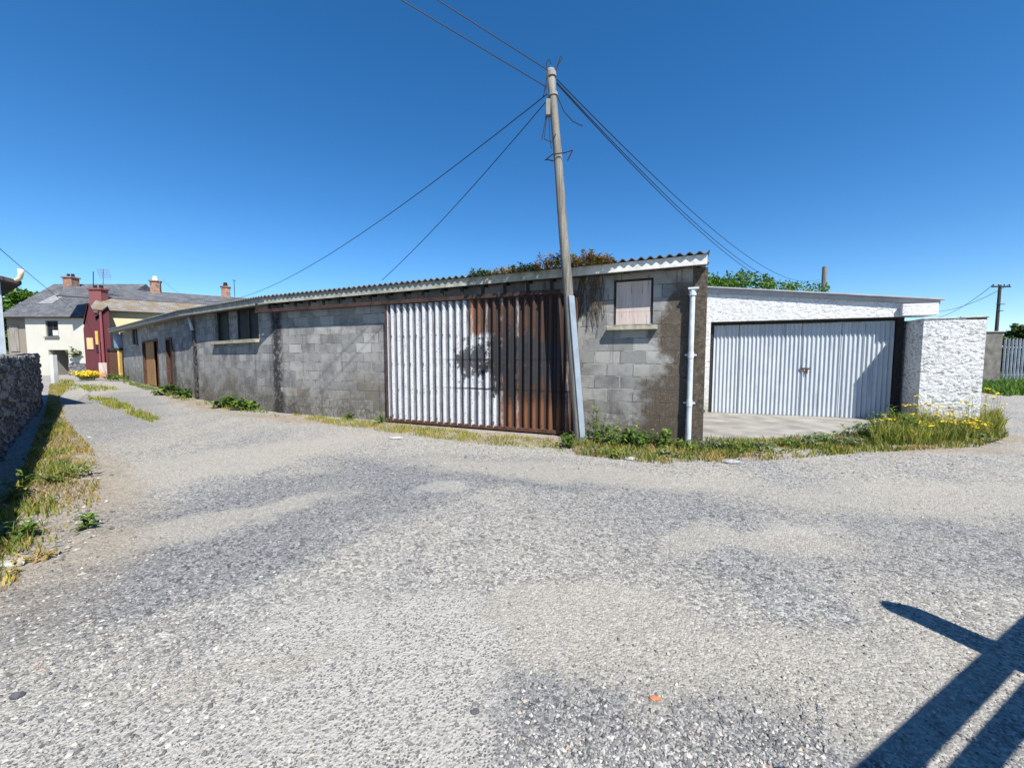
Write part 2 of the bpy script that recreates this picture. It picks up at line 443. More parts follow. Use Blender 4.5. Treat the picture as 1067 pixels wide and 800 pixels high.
def wood_mat(name, a, b, axis=2, rough=.8, sc=14):
    g = NM(name, rough, .2); P = g.pos()
    s = [sc, sc, sc]; s[axis] = sc * .06
    n1 = g.noise(1, g.mapv(P, tuple(s)), 6, .7)
    s2 = [k * 4 for k in s]
    n2 = g.noise(1, g.mapv(P, tuple(s2)), 5, .7)
    c = g.ramp(n1, [(.3, a), (.68, b)])
    c = g.mix(g.math('MULTIPLY', g.mr(n2, .56, .66), .75), c, tuple(x * .25 for x in a))
    g.color(c); g.bump(n2, .5, .008)
    return g.m

def stone_mat():
    g = NM('rubble_stone', .95, .15); P = g.pos()
    w = g.noise(3, P, 3, out=1)
    ad = g.n('ShaderNodeVectorMath', operation='MULTIPLY_ADD'); g.l(w, ad.inputs[0]); ad.inputs[1].default_value = (.12, .12, .12); g.l(g.mapv(P, (1, 1, 1.8)), ad.inputs[2])
    v = g.n('ShaderNodeTexVoronoi'); g.l(ad.outputs[0], v.inputs[0]); v.inputs['Scale'].default_value = 3.0
    e = g.n('ShaderNodeTexVoronoi', feature='DISTANCE_TO_EDGE'); g.l(ad.outputs[0], e.inputs[0]); e.inputs['Scale'].default_value = 3.0
    sp = g.n('ShaderNodeSeparateColor'); g.l(v.outputs['Color'], sp.inputs[0])
    c = g.ramp(sp.outputs[0], [(0, (.07, .072, .078)), (.6, (.15, .152, .16)), (1, (.25, .25, .245))])
    c = g.mix(g.mr(g.noise(11, P, 6, .7), .5, .64), c, (.30, .30, .29))
    c = g.mix(g.mr(e.outputs['Distance'], .05, .0), c, (.055, .052, .05))
    g.color(c)
    h = g.math('ADD', g.mr(e.outputs['Distance'], 0, .12), g.math('MULTIPLY', g.noise(25, P, 5, .7), .6))
    g.bump(h, 1.0, .04)
    return g.m

def slate_mat(name, a, b, moss=None):
    g = NM(name, .75, .25); P = g.pos(); uv = g.uv()
    br = g.n('ShaderNodeTexBrick'); g.l(uv, br.inputs['Vector']); br.inputs['Scale'].default_value = 1
    br.inputs['Brick Width'].default_value = .32; br.inputs['Row Height'].default_value = .24; br.inputs['Mortar Size'].default_value = .012
    br.inputs['Color1'].default_value = (*a, 1); br.inputs['Color2'].default_value = (*b, 1); br.inputs['Mortar'].default_value = (*[x * .45 for x in a], 1)
    c = g.mix(g.mr(g.noise(.9, P, 5, .65), .42, .66), br.outputs['Color'], g.mix(1, br.outputs['Color'], (.7, .72, .76), 'MULTIPLY'))
    if moss:
        m = g.mr(g.noise(1.4, P, 6, .7), .44, .58)
        c = g.mix(g.math('MULTIPLY', m, .85), c, moss)
    g.color(c); g.bump(br.outputs['Fac'], .5, -.02)
    return g.m

def stucco(name, c, dirt=(.2, .19, .16), amt=.4, stain_low=True):
    g = NM(name, .9, .2); P = g.pos()
    a = g.mix(g.noise(1.2, P, 6, .65), tuple(x * .88 for x in c), tuple(min(1, x * 1.06) for x in c))
    st = g.mr(g.noise(1, g.mapv(P, (3, 3, .35)), 5, .65), .55, .75)
    a = g.mix(g.math('MULTIPLY', st, amt * .6), a, dirt)
    if stain_low:
        z = g.sep(P)[2]
        k = g.math('MULTIPLY', g.mr(g.math('ADD', z, g.math('MULTIPLY', g.noise(1.5, P, 5), -1.4)), .2, -.6), amt)
        a = g.mix(k, a, dirt)
    g.color(a); g.bump(g.noise(25, P, 5), .3, .01)
    return g.m
def brick_mat(name, a, b):
    g = NM(name, .9, .2)
    br = g.n('ShaderNodeTexBrick'); g.l(g.uv(), br.inputs['Vector']); br.inputs['Scale'].default_value = 1
    br.inputs['Brick Width'].default_value = .22; br.inputs['Row Height'].default_value = .075; br.inputs['Mortar Size'].default_value = .008
    br.inputs['Color1'].default_value = (*a, 1); br.inputs['Color2'].default_value = (*b, 1); br.inputs['Mortar'].default_value = (.3, .28, .25, 1)
    c = g.mix(g.mr(g.noise(5, detail=5), .45, .65), br.outputs['Color'], (.12, .09, .08))
    g.color(c); return g.m

# ------------------------------------------------------------------ shed layout (plan points of the front wall)
A = G(732, 463.5); C = G(291, 430); D = G(205, 415.5); E_ = G(128, 394.5)
A.z = C.z = D.z = E_.z = 0
class Seg:
    def __init__(s, l, r):
        s.o = l.copy(); s.L = (r - l).length; s.d = (r - l).normalized()
        s.n = Vector((s.d.y, -s.d.x, 0))          # towards the viewer
    def P(s, u, z, off=0.0):
        return s.o + s.d * u + s.n * off + Vector((0, 0, z))
    def hit(s, px, py, off=0.0):
        d = ray(px, py); o = s.o + s.n * off
        t = (o - CAM).dot(s.n) / d.dot(s.n)
        p = CAM + d * t
        return (p - s.o).dot(s.d), p.z
    def box(s, mb, u0, u1, z0, z1, f0, f1):
        mb.box(s.P((u0 + u1) / 2, (z0 + z1) / 2, (f0 + f1) / 2), s.d * ((u1 - u0) / 2), s.n * ((f1 - f0) / 2), Vector((0, 0, (z1 - z0) / 2)))
        return mb
S1, S2, S3 = Seg(C, A), Seg(D, C), Seg(E_, D)
ZE = {'A': 3.07, 'C': 2.98, 'D': 3.04, 'E': 3.36}   # eave heights (top of fascia)
U_BR = S1.hit(690, 400)[0]
STAINS = {1: [(0.02, .30, 3.3), (.5, .35, .55)], 2: [(S2.L, .45, 3.3), (.02, .35, 3.3), (1.2, .5, .35), (3.2, .6, .35)], 3: [(S3.L, .35, 3.3), (S3.L - 3.5, .5, 2.4)]}

MAT = {}
MAT['block1'] = block_mat('concrete_block_right', 1)
MAT['block2'] = block_mat('concrete_block_middle', 2)
MAT['block3'] = block_mat('concrete_block_left', 3)
MAT['ground'] = ground_mat()
MAT['rough_white'] = render_white('roughcast_white', .72)
MAT['rough_white_clean'] = render_white('roughcast_white_upper', .33)
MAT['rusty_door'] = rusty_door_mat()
MAT['garage_door'] = garage_door_mat()
MAT['rust'] = plain('rusted_steel', (.075, .034, .022), .85, .45, 12, bump=.4)
MAT['rust_dark'] = plain('dark_rusted_steel', (.02, .015, .013), .85, .4, 12)
def fascia_mat():
    g = NM('weathered_fascia', .85, .25); P = g.pos()
    n = g.noise(5, P, 6, .7)
    old = g.ramp(n, [(.3, (.16, .165, .13)), (.55, (.31, .31, .27)), (.75, (.42, .42, .38))])
    new = g.ramp(n, [(.3, (.42, .42, .38)), (.6, (.64, .63, .60))])
    k = g.mr(g.math('ADD', g.sep(P)[0], g.math('MULTIPLY_ADD', g.noise(1.5, P, 4), 1.6, -.8)), .3, 1.9)
    g.color(g.mix(k, old, new)); g.bump(g.noise(40, P, 4), .3, .006); return g.m
MAT['fascia'] = fascia_mat()
MAT['sheet_roof'] = plain('fibre_cement_sheet', (.13, .13, .125), .9, .4, 5, bump=.4)
MAT['black_wood'] = plain('black_timber', (.02, .019, .018), .8, .3, 8)
MAT['grey_wood'] = wood_mat('grey_weathered_timber', (.13, .12, .105), (.34, .31, .27), 2)
MAT['pole_wood'] = wood_mat('pole_timber', (.075, .068, .058), (.27, .255, .225), 2, sc=26)
MAT['barrier_wood'] = wood_mat('barrier_timber', (.2, .17, .12), (.38, .33, .25), 0)
MAT['board'] = wood_mat('pinkish_plywood', (.36, .29, .26), (.55, .47, .43), 2, sc=9)
MAT['sill'] = plain('stained_concrete_sill', (.30, .28, .22), .9, .35, 9, bump=.4)
MAT['concrete'] = plain('worn_concrete', (.23, .22, .20), .9, .35, 2.2, bump=.5, bscale=60)
MAT['pvc'] = plain('white_plastic_pipe', (.50, .54, .58), .45, .22, 5, spec=.5)
MAT['galv'] = plain('galvanised_strip', (.25, .295, .34), .45, .15, 6, spec=.5, metal=.2)
MAT['box_grey'] = plain('grey_box', (.15, .15, .14), .6, .15, 6)
MAT['cable'] = plain('black_cable', (.018, .018, .02), .6, .1)
MAT['glass_dark'] = plain('dirty_glass', (.015, .016, .018), .55, .5, 5, spec=.12)
MAT['glass_pale'] = plain('fogged_glass', (.20, .20, .20), .6, .6, 8, spec=.2)
MAT['stone'] = stone_mat()
MAT['plank_orange'] = wood_mat('orange_timber', (.15, .075, .03), (.38, .21, .085), 2)

# ------------------------------------------------------------------ ground
gx = list(np.concatenate([[-1200, -400, -150, -80], np.arange(-45, 46, 1.5), [80, 150, 400, 1200]]))
gy = list(np.concatenate([[-1200, -400, -100, -40], np.arange(-20, 51, 1.5), [80, 150, 400, 1200]]))
mb = MB()
vs = [(x, y, 0) for y in gy for x in gx]; nx = len(gx)
fs = [(j * nx + i, j * nx + i + 1, (j + 1) * nx + i + 1, (j + 1) * nx + i) for j in range(len(gy) - 1) for i in range(nx - 1)]
mb.add(vs, fs)
tag(mb.build('ground', MAT['ground']), kind='structure')

# ------------------------------------------------------------------ the long block shed
shed = empty('block_shed', (C.x, C.y, 0), 'long low grey concrete block shed with sliding rusty door and bent front', 'shed')
def wall_holes(mb, seg, u0, u1, ztop, holes, off=0.0, th=.2, z0=-.1):
    """front of a wall with openings: real reveals, flat back"""
    us = sorted({u0, u1, *[h[0] for h in holes], *[h[1] for h in holes]})
    zs = sorted({z0, *[h[2] for h in holes], *[h[3] for h in holes]}) + [None]
    zt = lambda u, z: ztop(u) if z is None else z
    def hole(uc, zc): return any(h[0] < uc < h[1] and h[2] < zc < h[3] for h in holes)
    for i in range(len(us) - 1):
        for j in range(len(zs) - 1):
            a, b = us[i], us[i + 1]
            zm = (zs[j] + (zs[j + 1] if zs[j + 1] is not None else ztop((a + b) / 2))) / 2
            if hole((a + b) / 2, zm): continue
            n = max(1, int((b - a) / 2))
            for k in range(n):
                ua = a + (b - a) * k / n; ub = a + (b - a) * (k + 1) / n
                q = [(ua, zt(ua, zs[j])), (ub, zt(ub, zs[j])), (ub, zt(ub, zs[j + 1])), (ua, zt(ua, zs[j + 1]))]
                mb.quad(*[seg.P(u, z, off) for u, z in q], uv=q)
                mb.quad(*[seg.P(u, z, off - th) for u, z in reversed(q)], uv=list(reversed(q)))
    for (a, b, c, d) in holes:
        P = seg.P
        for (p0, p1) in (((a, c), (a, d)), ((a, d), (b, d)), ((b, d), (b, c)), ((b, c), (a, c))):
            mb.quad(P(*p0, off), P(*p0, off - th), P(*p1, off - th), P(*p1, off), uv=[(p0[0], p0[1]), (p0[0] + .2, p0[1]), (p1[0] + .2, p1[1]), (p1[0], p1[1])])
    for u in (u0, u1):
        q = [seg.P(u, z0, off), seg.P(u, z0, off - th), seg.P(u, ztop(u), off - th), seg.P(u, ztop(u), off)]
        if u == u0: q = q[::-1]
        mb.quad(*q, uv=[(0, z0), (.2, z0), (.2, ztop(u)), (0, ztop(u))])
    n = max(1, int((u1 - u0) / 2))
    for k in range(n):
        a = u0 + (u1 - u0) * k / n; b = u0 + (u1 - u0) * (k + 1) / n
        mb.quad(seg.P(a, ztop(a), off), seg.P(b, ztop(b), off), seg.P(b, ztop(b), off - th), seg.P(a, ztop(a), off - th))
def lin(a, b, L): return lambda u: a + (b - a) * u / L - .13
zt1, zt2, zt3 = lin(ZE['C'], ZE['A'], S1.L), lin(ZE['D'], ZE['C'], S2.L), lin(ZE['E'], ZE['D'], S3.L)

def rect(seg, x0, y0, x1, y1, off=0):
    u0, za = seg.hit(x0, y0, off); u1, zb = seg.hit(x1, y1, off)
    return min(u0, u1), max(u0, u1), min(za, zb), max(za, zb)
# openings
bw = rect(S1, 640, 292, 680, 339)
w2 = rect(S2, 223, 323, 270, 354)
w3u0, w3z1 = S3.hit(137, 343); w3u1, w3z0 = S3.hit(144, 359)
w3 = (w3u0, w3u1, w3z0, w3z1)
d3 = (S3.hit(151, 400)[0], S3.hit(167, 400)[0], -.05, 2.35)
d3b = (S3.hit(175.5, 400)[0], S3.hit(182, 400)[0], -.05, 2.3)
m = MB(); wall_holes(m, S1, -.02, S1.L - .22, zt1, [bw]); m.build('wall', MAT['block1'], shed)
m = MB(); wall_holes(m, S2, 0, S2.L + .02, zt2, [w2]); m.build('wall', MAT['block2'], shed)
m = MB(); wall_holes(m, S3, 0, S3.L + .03, zt3, [w3, d3, d3b]); m.build('wall', MAT['block3'], shed)
# rendered pier that ends the right-hand wall, return walls behind
def pier_mat():
    g = NM('brown_stained_render', .95, .2); P = g.pos()
    c = g.ramp(g.noise(16, P, 7, .8), [(.32, (.03, .025, .02)), (.5, (.085, .07, .055)), (.62, (.13, .11, .085)), (.72, (.32, .29, .25))])
    g.color(c); g.bump(g.noise(45, P, 6, .7), .9, .015); return g.m
MAT['pier'] = pier_mat()
m = MB(); S1.box(m, S1.L - .22, S1.L, -.1, zt1(S1.L) - .02, -.2, .012); m.build('pier', MAT['pier'], shed, bevel=.006)
back = 6.0
m = MB(); m.box(S1.P(S1.L - .11, 1.45, -.2 - back / 2), S1.d * .1, S1.n * (back / 2), (0, 0, 1.5)); m.build('side_wall', MAT['block1'], shed)
m = MB(); m.box(S3.P(.1, 1.5, -.2 - back / 2), S3.d * .1, S3.n * (back / 2), (0, 0, 1.55)); m.build('side_wall', MAT['block3'], shed)

def mitre(off):
    pts = [S3.P(0, 0, off)]
    for a, b in ((S3, S2), (S2, S1)):
        bi = (a.n + b.n).normalized()
        pts.append(b.o + bi * (off / bi.dot(a.n)))
    pts.append(S1.P(S1.L, 0, off))
    return pts
zl = [ZE['E'], ZE['D'], ZE['C'], ZE['A']]
OV = .27
EXTRA = [.30, .10, 0, 0]
def sweep(name, prof, mat, ext=.0, parent=shed):
    """profile (off, dz) swept along the bent eave"""
    rings = []
    cols = [mitre(o) for o, _ in prof]
    for i in range(4):
        ring = []
        for k, (o, dz) in enumerate(prof):
            p = cols[k][i].copy(); p.z = zl[i] + dz
            if o > .01: p = p + (S3.n * EXTRA[i] if i < 2 else Vector((0, 0, 0)))
            if i == 0: p = p - S3.d * ext
            if i == 3: p = p + S1.d * ext
            ring.append(p)
        rings.append(ring)
    m = MB(); n = len(prof)
    for i in range(3):
        for k in range(n):
            k2 = (k + 1) % n
            m.quad(rings[i][k], rings[i][k2], rings[i + 1][k2], rings[i + 1][k])
    m.add(rings[0], [tuple(range(n))]); m.add(rings[3], [tuple(range(n - 1, -1, -1))])
    return m.build(name, mat, parent, bevel=.008)
sweep('fascia', [(OV - .045, -.15), (OV - .045, 0), (OV, 0.0), (OV, -.15)], MAT['fascia'], -.03)
sweep('soffit', [(-.0, -.115), (-.0, -.09), (OV - .048, -.09), (OV - .048, -.115)], MAT['grey_wood'], .0)

# corrugated fibre-cement roof, eave edge overhanging the fascia
m = MB(); fr = mitre(OV + .05); fr[0] += S3.n * EXTRA[0]; fr[1] += S3.n * EXTRA[1]; bk = mitre(-back - .2)
pitch, per = .146, 8
rows_f, rows_b = [], []
tot = 0
for i in (2, 1, 0):                                   # from the right end leftwards
    L = (fr[i + 1] - fr[i]).length; n = int(L / pitch * per)
    for k in range(n + (1 if i == 0 else 0)):
        t = k / n
        s = tot + L * t
        wv = .024 * math.cos(2 * math.pi * s / pitch)
        a = fr[i + 1].lerp(fr[i], t); b = bk[i + 1].lerp(bk[i], t)
        z = zl[i + 1] + (zl[i] - zl[i + 1]) * t
        rows_f.append((a, z + .03 + wv)); rows_b.append((b, z - .25 + wv))
    tot += L
N = len(rows_f)
vs = []
for dz in (0, -.012):
    vs += [(p.x, p.y, z + dz) for p, z in rows_f] + [(p.x, p.y, z + dz) for p, z in rows_b]
fs = []
for i in range(N - 1):
    fs.append((i, N + i, N + i + 1, i + 1))
    fs.append((2 * N + i, 2 * N + i + 1, 3 * N + i + 1, 3 * N + i))
    fs.append((i, i + 1, 2 * N + i + 1, 2 * N + i))
m.add(vs, fs); m.build('roof', MAT['sheet_roof'], shed)

# sliding door, track and its brackets
TR = .21
du0, _ = S1.hit(403, 400, TR - .04); du1, _ = S1.hit(600, 400, TR - .04)
dz1 = S1.hit(500, 312, TR - .04)[1]; dz0 = S1.hit(500, 450.5, TR - .04)[1]
dz0 = max(.03, dz0)
door = MB()
n = int((du1 - du0) / .146 * 10)
NR = (du1 - du0) / .146
vs = []
prof = []
for k in range(n + 1):
    u = du0 + .03 + (du1 - du0 - .05) * k / n
    c = math.cos(2 * math.pi * (u - du0) / (du1 - du0) * NRIDGE)
    prof.append((u, TR - .062 + .036 * math.copysign(abs(c) ** .85, c)))
rowsz = [dz0 + .04 + (dz1 - dz0 - .04) * j / 10 for j in range(11)]
for z in rowsz:
    for k, (u, o) in enumerate(prof):
        j = .004 * mnoise.noise((u * 3, z * 2.5, 1.0))
        vs.append(S1.P(u, z, o + j))
W_ = n + 1
fs, uvs = [], []
U = lambda k: (prof[k][0] - du0) / (du1 - du0)
V = lambda j: j / 10
for j in range(10):
    for k in range(n):
        fs.append((j * W_ + k, j * W_ + k + 1, (j + 1) * W_ + k + 1, (j + 1) * W_ + k))
        uvs.append([(U(k), V(j)), (U(k + 1), V(j)), (U(k + 1), V(j + 1)), (U(k), V(j + 1))])
door.add(vs, fs, uvs)
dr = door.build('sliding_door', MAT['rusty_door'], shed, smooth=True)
dr['label'] = 'sliding corrugated iron door, pale paint left and dark rust right'
m = MB(); S1.box(m, du0 - .01, du0 + .035, dz0, dz1, TR - .115, TR - .03); S1.box(m, du1 - .03, du1 + .01, dz0, dz1, TR - .115, TR - .03)
S1.box(m, du0 + .036, du1 - .031, dz0, dz0 + .07, TR - .1, TR - .028)
m.build('door_frame', MAT['rust'], dr, bevel=.004)
hu, hz = S1.hit(505, 382, TR)
m = MB(); S1.box(m, hu - .06, hu + .06, hz - .02, hz + .02, TR - .04, TR - .015); m.tube([S1.P(hu + .03, hz + .0, TR - .01), S1.P(hu + .03, hz - .05, TR + .0), S1.P(hu + .07, hz - .05, TR), S1.P(hu + .07, hz, TR - .01)], .006, 6)
m.build('hasp', MAT['rust_dark'], dr)
tu0 = S1.hit(266, 324, TR)[0]; tu1 = S1.hit(596, 308, TR)[0]
tz = lambda u: dz1 + .05
m = MB()
S1.box(m, tu0, tu1, dz1 + .012, dz1 + .09, TR - .02, TR + .012)
S1.box(m, tu0, tu1, dz1 + .012, dz1 + .02, TR - .09, TR - .021)
m.build('door_track', plain('brown_black_steel', (.045, .025, .02), .85, .5, 5), shed, bevel=.003)
k = 0
u = tu0 + .04
while u < tu1:
    m = MB()
    zt = zt1(min(max(u, 0), S1.L)) + .02
    S1.box(m, u - .03, u + .03, dz1 + .095, zt - .0, TR - .03, TR + .004)
    base = 0.005 if u > 0 else None
    if u > 0: S1.box(m, u - .025, u + .025, zt - .06, zt - .0, .005, TR - .031)
    m.build('track_bracket', MAT['rust_dark'], shed)
    u += .47
# boarded window
def framed(seg, r, name, parent, fmat, panes, depth=.09, fw=.05, sill=True, sillout=.13, sillmat=None, lab=None):
    u0, u1, z0, z1 = r
    f = MB()
    for (a, b, c, d) in ((u0, u1, z1 - fw, z1), (u0, u1, z0, z0 + fw), (u0, u0 + fw, z0 + fw, z1 - fw), (u1 - fw, u1, z0 + fw, z1 - fw)):
        seg.box(f, a + .002, b - .002, c + .002, d - .002, -depth - .04, -depth + .03)
    w = f.build(name, fmat, parent, bevel=.004)
    if lab: w['label'] = lab
    n = len(panes); iw = (u1 - u0 - 2 * fw)
    for i, pm in enumerate(panes):
        a = u0 + fw + iw * i / n; b = u0 + fw + iw * (i + 1) / n
        g_ = MB(); seg.box(g_, a + .004, b - .004, z0 + fw + .004, z1 - fw - .004, -depth - .012, -depth); g_.build('pane', pm, w)
        if i:
            mm = MB(); seg.box(mm, a - .02, a + .02, z0 + fw + .001, z1 - fw - .001, -depth + .003, -depth + .028); mm.build('mullion', fmat, w)
    if sill:
        s_ = MB(); seg.box(s_, u0 - .1, u1 + .08, z0 - .075, z0 - .003, .003, sillout); seg.box(s_, u0 + .004, u1 - .004, z0 - .003 + .004, z0 + .02, -depth + .035, sillout - .004)
        s_.build('sill', sillmat or MAT['sill'], w, bevel=.008)
    return w
w = framed(S1, bw, 'boarded_window', shed, MAT['black_wood'], [], depth=.05, fw=.035, lab='window boarded up with pinkish plywood')
m = MB(); zz = bw[2] + .25
S1.box(m, bw[0] + .037, bw[1] - .037, bw[2] + .037, zz, -.055, -.035); S1.box(m, bw[0] + .037, bw[1] - .037, zz + .004, bw[3] - .037, -.06, -.04)
m.build('board', MAT['board'], w)
framed(S2, w2, 'window', shed, plain('dark_timber_frame', (.05, .055, .04), .8, .4), [MAT['glass_dark'], MAT['glass_pale'], MAT['glass_dark'], MAT['glass_dark']], depth=.1, lab='four-light timber window with dark panes')
framed(S3, w3, 'window', shed, MAT['black_wood'], [MAT['glass_dark'], MAT['glass_dark']], depth=.1, lab='small dark window near the far end')
# timber doors in the far stretch
def plank_door(seg, r, name, mat, leaf=(0, 1), lab=None):
    u0, u1, z0, z1 = r
    m = MB(); a = u0 + (u1 - u0) * leaf[0]; b = u0 + (u1 - u0) * leaf[1]
    n = max(2, int((b - a) / .16))
    for i in range(n):
        seg.box(m, a + (b - a) * i / n + .004, a + (b - a) * (i + 1) / n - .004, z0 + .1, z1 - .06, -.10, -.07)
    o = m.build(name, mat, shed, bevel=.003)
    if lab: o['label'] = lab
    f = MB()
    seg.box(f, u0 + .002, u0 + .09, z0, z1 - .002, -.12, .03); seg.box(f, u1 - .09, u1 - .002, z0, z1 - .002, -.12, .03); seg.box(f, u0 + .092, u1 - .092, z1 - .09, z1 - .002, -.12, .03)
    f.build('door_frame', MAT['rust'], o, bevel=.004)
    b2 = MB(); seg.box(b2, u0 + .01, u1 - .01, 0, z1 - .01, -.19, -.18); b2.build('doorway_shade', MAT['black_wood'], o)  # black sheet stands in for the deep shade inside the doorway
plank_door(S3, d3, 'plank_door', MAT['plank_orange'], (.08, .62), 'orange timber plank door in a rusty frame')
plank_door(S3, d3b, 'plank_door', MAT['black_wood'], (.15, .95), 'narrow dark plank door')
# downpipes
pu, _ = S1.hit(719.5, 380, .09)
pz1 = S1.hit(721, 304, .09)[1]
m = MB(); m.tube([S1.P(pu, .02, .10), S1.P(pu, 1.0, .09), S1.P(pu, 2.0, .09), S1.P(pu, pz1, .085)], .041, 12)
dp = m.build('downpipe', MAT['pvc'], shed, smooth=False)
dp['label'] = 'white plastic downpipe near the right corner'
m = MB(); m.tube([S1.P(pu, pz1 - .06, .085), S1.P(pu, pz1 + .03, .085)], .058, 12); m.box(S1.P(pu + .01, pz1 + .05, .09), S1.d * .08, S1.n * .06, (0, 0, .014)); m.build('hopper', MAT['pvc'], dp)
for z in (.7, 1.5):
    m = MB(); m.tube([S1.P(pu, z - .05, .092), S1.P(pu, z + .05, .091)], .048, 12); S1.box(m, pu - .09, pu + .09, z - .015, z + .015, .013, .035); m.build('collar', MAT['pvc'], dp)
q0 = S2.P(.10, zt2(0) - .02, .14); q1 = S2.P(.24, 2.42, .09)
m = MB(); m.tube([q0, q0.lerp(q1, .5), q1], .045, 10); p2 = m.build('downpipe', MAT['pvc'], shed, smooth=True)
p2['label'] = 'broken stub of white downpipe at the bend'
SOOT = plain('sooty_mortar', (.05, .048, .044), .95, .6, 14, bump=.6)
z = 2.35
while z > .1:
    m = MB(); m.box(S2.P(.22 + R.uniform(-.06, .06), z, .03), S2.d * R.uniform(.03, .09), S2.n * R.uniform(.02, .04), (0, 0, R.uniform(.03, .09))); z -= R.uniform(.1, .25); m.build('mortar_lump', SOOT, shed, bevel=.02)
# dead creeper hanging below the eave beside the pole
m = MB()
for i in range(46):
    u, z = S1.hit(R.uniform(603, 628), R.uniform(283, 295), .03)
    p = S1.P(u, z, .03); L = R.uniform(.25, 1.0); pts = [p]
    for k in range(5):
        p = p + Vector((0, 0, -L / 5)) + S1.d * R.uniform(-.035, .035); pts.append(p.copy())
    m.tube(pts, R.uniform(.003, .006), 4, False)
cr = m.build('dead_creeper', plain('dead_stems', (.10, .075, .05), .9, .4)); tag(cr, 'dry brown creeper stems hanging down the block wall beside the boarded window', 'creeper')

# ------------------------------------------------------------------ white roughcast garage
gl = G(741, 431); gr = G(918, 437)
gl.z = gr.z = 0
SG = Seg(gl, gr)
SG.d = Vector((math.cos(rad(20)), -math.sin(rad(20)), 0)); SG.n = Vector((SG.d.y, -SG.d.x, 0))
Wd = (gr - gl).length
garage = empty('white_garage', (gl.x, gl.y, 0), 'white roughcast garage with a pale corrugated iron door and sloping roof', 'garage')
ULs = -0.75                                   # where it meets the shed
top = lambda u: 3.27 - .117 * (u + .75)
zd1 = 2.36
def rough_face(m, seg, u0, u1, z0f, z1f, off, amp=.02, du=.03, seed=0.0):
    """roughcast skin: a fine grid pushed in and out"""
    nu = max(1, int((u1 - u0) / du)); nz = max(1, int((z1f((u0 + u1) / 2) - z0f((u0 + u1) / 2)) / du))
    vs, fs, uvs = [], [], []
    for j in range(nz + 1):
        for i in range(nu + 1):
            u = u0 + (u1 - u0) * i / nu; z = z0f(u) + (z1f(u) - z0f(u)) * j / nz
            edge = 1.0 if 0 < i < nu and 0 < j < nz else 0.0
            d = amp * edge * (mnoise.noise((u * 12 + seed, z * 15, seed)) + .7 * mnoise.noise((u * 27, z * 33, seed + 3)))
            vs.append(seg.P(u, z, off + d))
    for j in range(nz):
        for i in range(nu):
            fs.append((j * (nu + 1) + i, j * (nu + 1) + i + 1, (j + 1) * (nu + 1) + i + 1, (j + 1) * (nu + 1) + i))
    m.add(vs, fs)
FO = .22                                        # face of the wall stands this far in front of the door
JR = Wd + .12
m = MB()
rough_face(m, SG, ULs, JR + .42, lambda u: zd1, lambda u: top(u) - .10, FO, .007, .022)
rough_face(m, SG, ULs, -.10, lambda u: -.05, lambda u: zd1, FO, .007, .022)
P = SG.P
m.quad(P(-.1, -.05, FO), P(-.1, -.05, -.1), P(-.1, zd1, -.1), P(-.1, zd1, FO))
m.quad(P(-.1, zd1, FO), P(-.1, zd1, -.1), P(JR + .42, zd1, -.1), P(JR + .42, zd1, FO))
m.quad(P(JR + .42, zd1, FO), P(JR + .42, zd1, -.1), P(JR + .42, top(JR + .42) - .1, -.1), P(JR + .42, top(JR + .42) - .1, FO))
m.build('wall', MAT['rough_white_clean'], garage, smooth=False)
m = MB(); SG.box(m, ULs, -.1, -.05, 2.9, -.3, -.1); m.build('side_wall', MAT['block2'], garage)
m = MB(); SG.box(m, JR, JR + .42, -.05, 2.3, -5.2, -.3); m.build('side_wall', MAT['block2'], garage)
# lintel end that runs out over the white stub wall
m = MB(); SG.box(m, JR - .15, JR + .46, zd1 + .004, top(JR) - .12, FO - .2, FO + .1)
m.build('lintel_end', MAT['rough_white_clean'], garage, bevel=.015)
# roof sheet with grey verge board
m = MB()
def sl(u, dz, o): return P(u, top(u) + dz, o)
for (dz0_, dz1_, o0, o1) in ((-.002, .03, -5.5, FO + .12),):
    a = [sl(ULs - .2, dz0_, o0), sl(JR + .55, dz0_, o0), sl(JR + .55, dz0_, o1), sl(ULs - .2, dz0_, o1)]
    b = [sl(ULs - .2, dz1_, o0), sl(JR + .55, dz1_, o0), sl(JR + .55, dz1_, o1), sl(ULs - .2, dz1_, o1)]
    m.add(a + b, [(3, 2, 1, 0), (4, 5, 6, 7), (0, 1, 5, 4), (1, 2, 6, 5), (2, 3, 7, 6), (3, 0, 4, 7)])
m.build('roof', plain('grey_roof_sheet', (.30, .31, .33), .6, .2, 3), garage, bevel=.004)
m = MB()
a = [sl(ULs - .1, -.13, FO + .05), sl(JR + .5, -.09, FO + .05), sl(JR + .5, -.004, FO + .05), sl(ULs - .1, -.004, FO + .05)]
b = [q - SG.n * .03 for q in a]
m.add(a + b, [(0, 1, 2, 3), (7, 6, 5, 4), (4, 5, 1, 0), (5, 6, 2, 1), (6, 7, 3, 2), (7, 4, 0, 3)])
m.build('verge_board', plain('grey_verge', (.36, .36, .38), .7, .15, 4), garage)
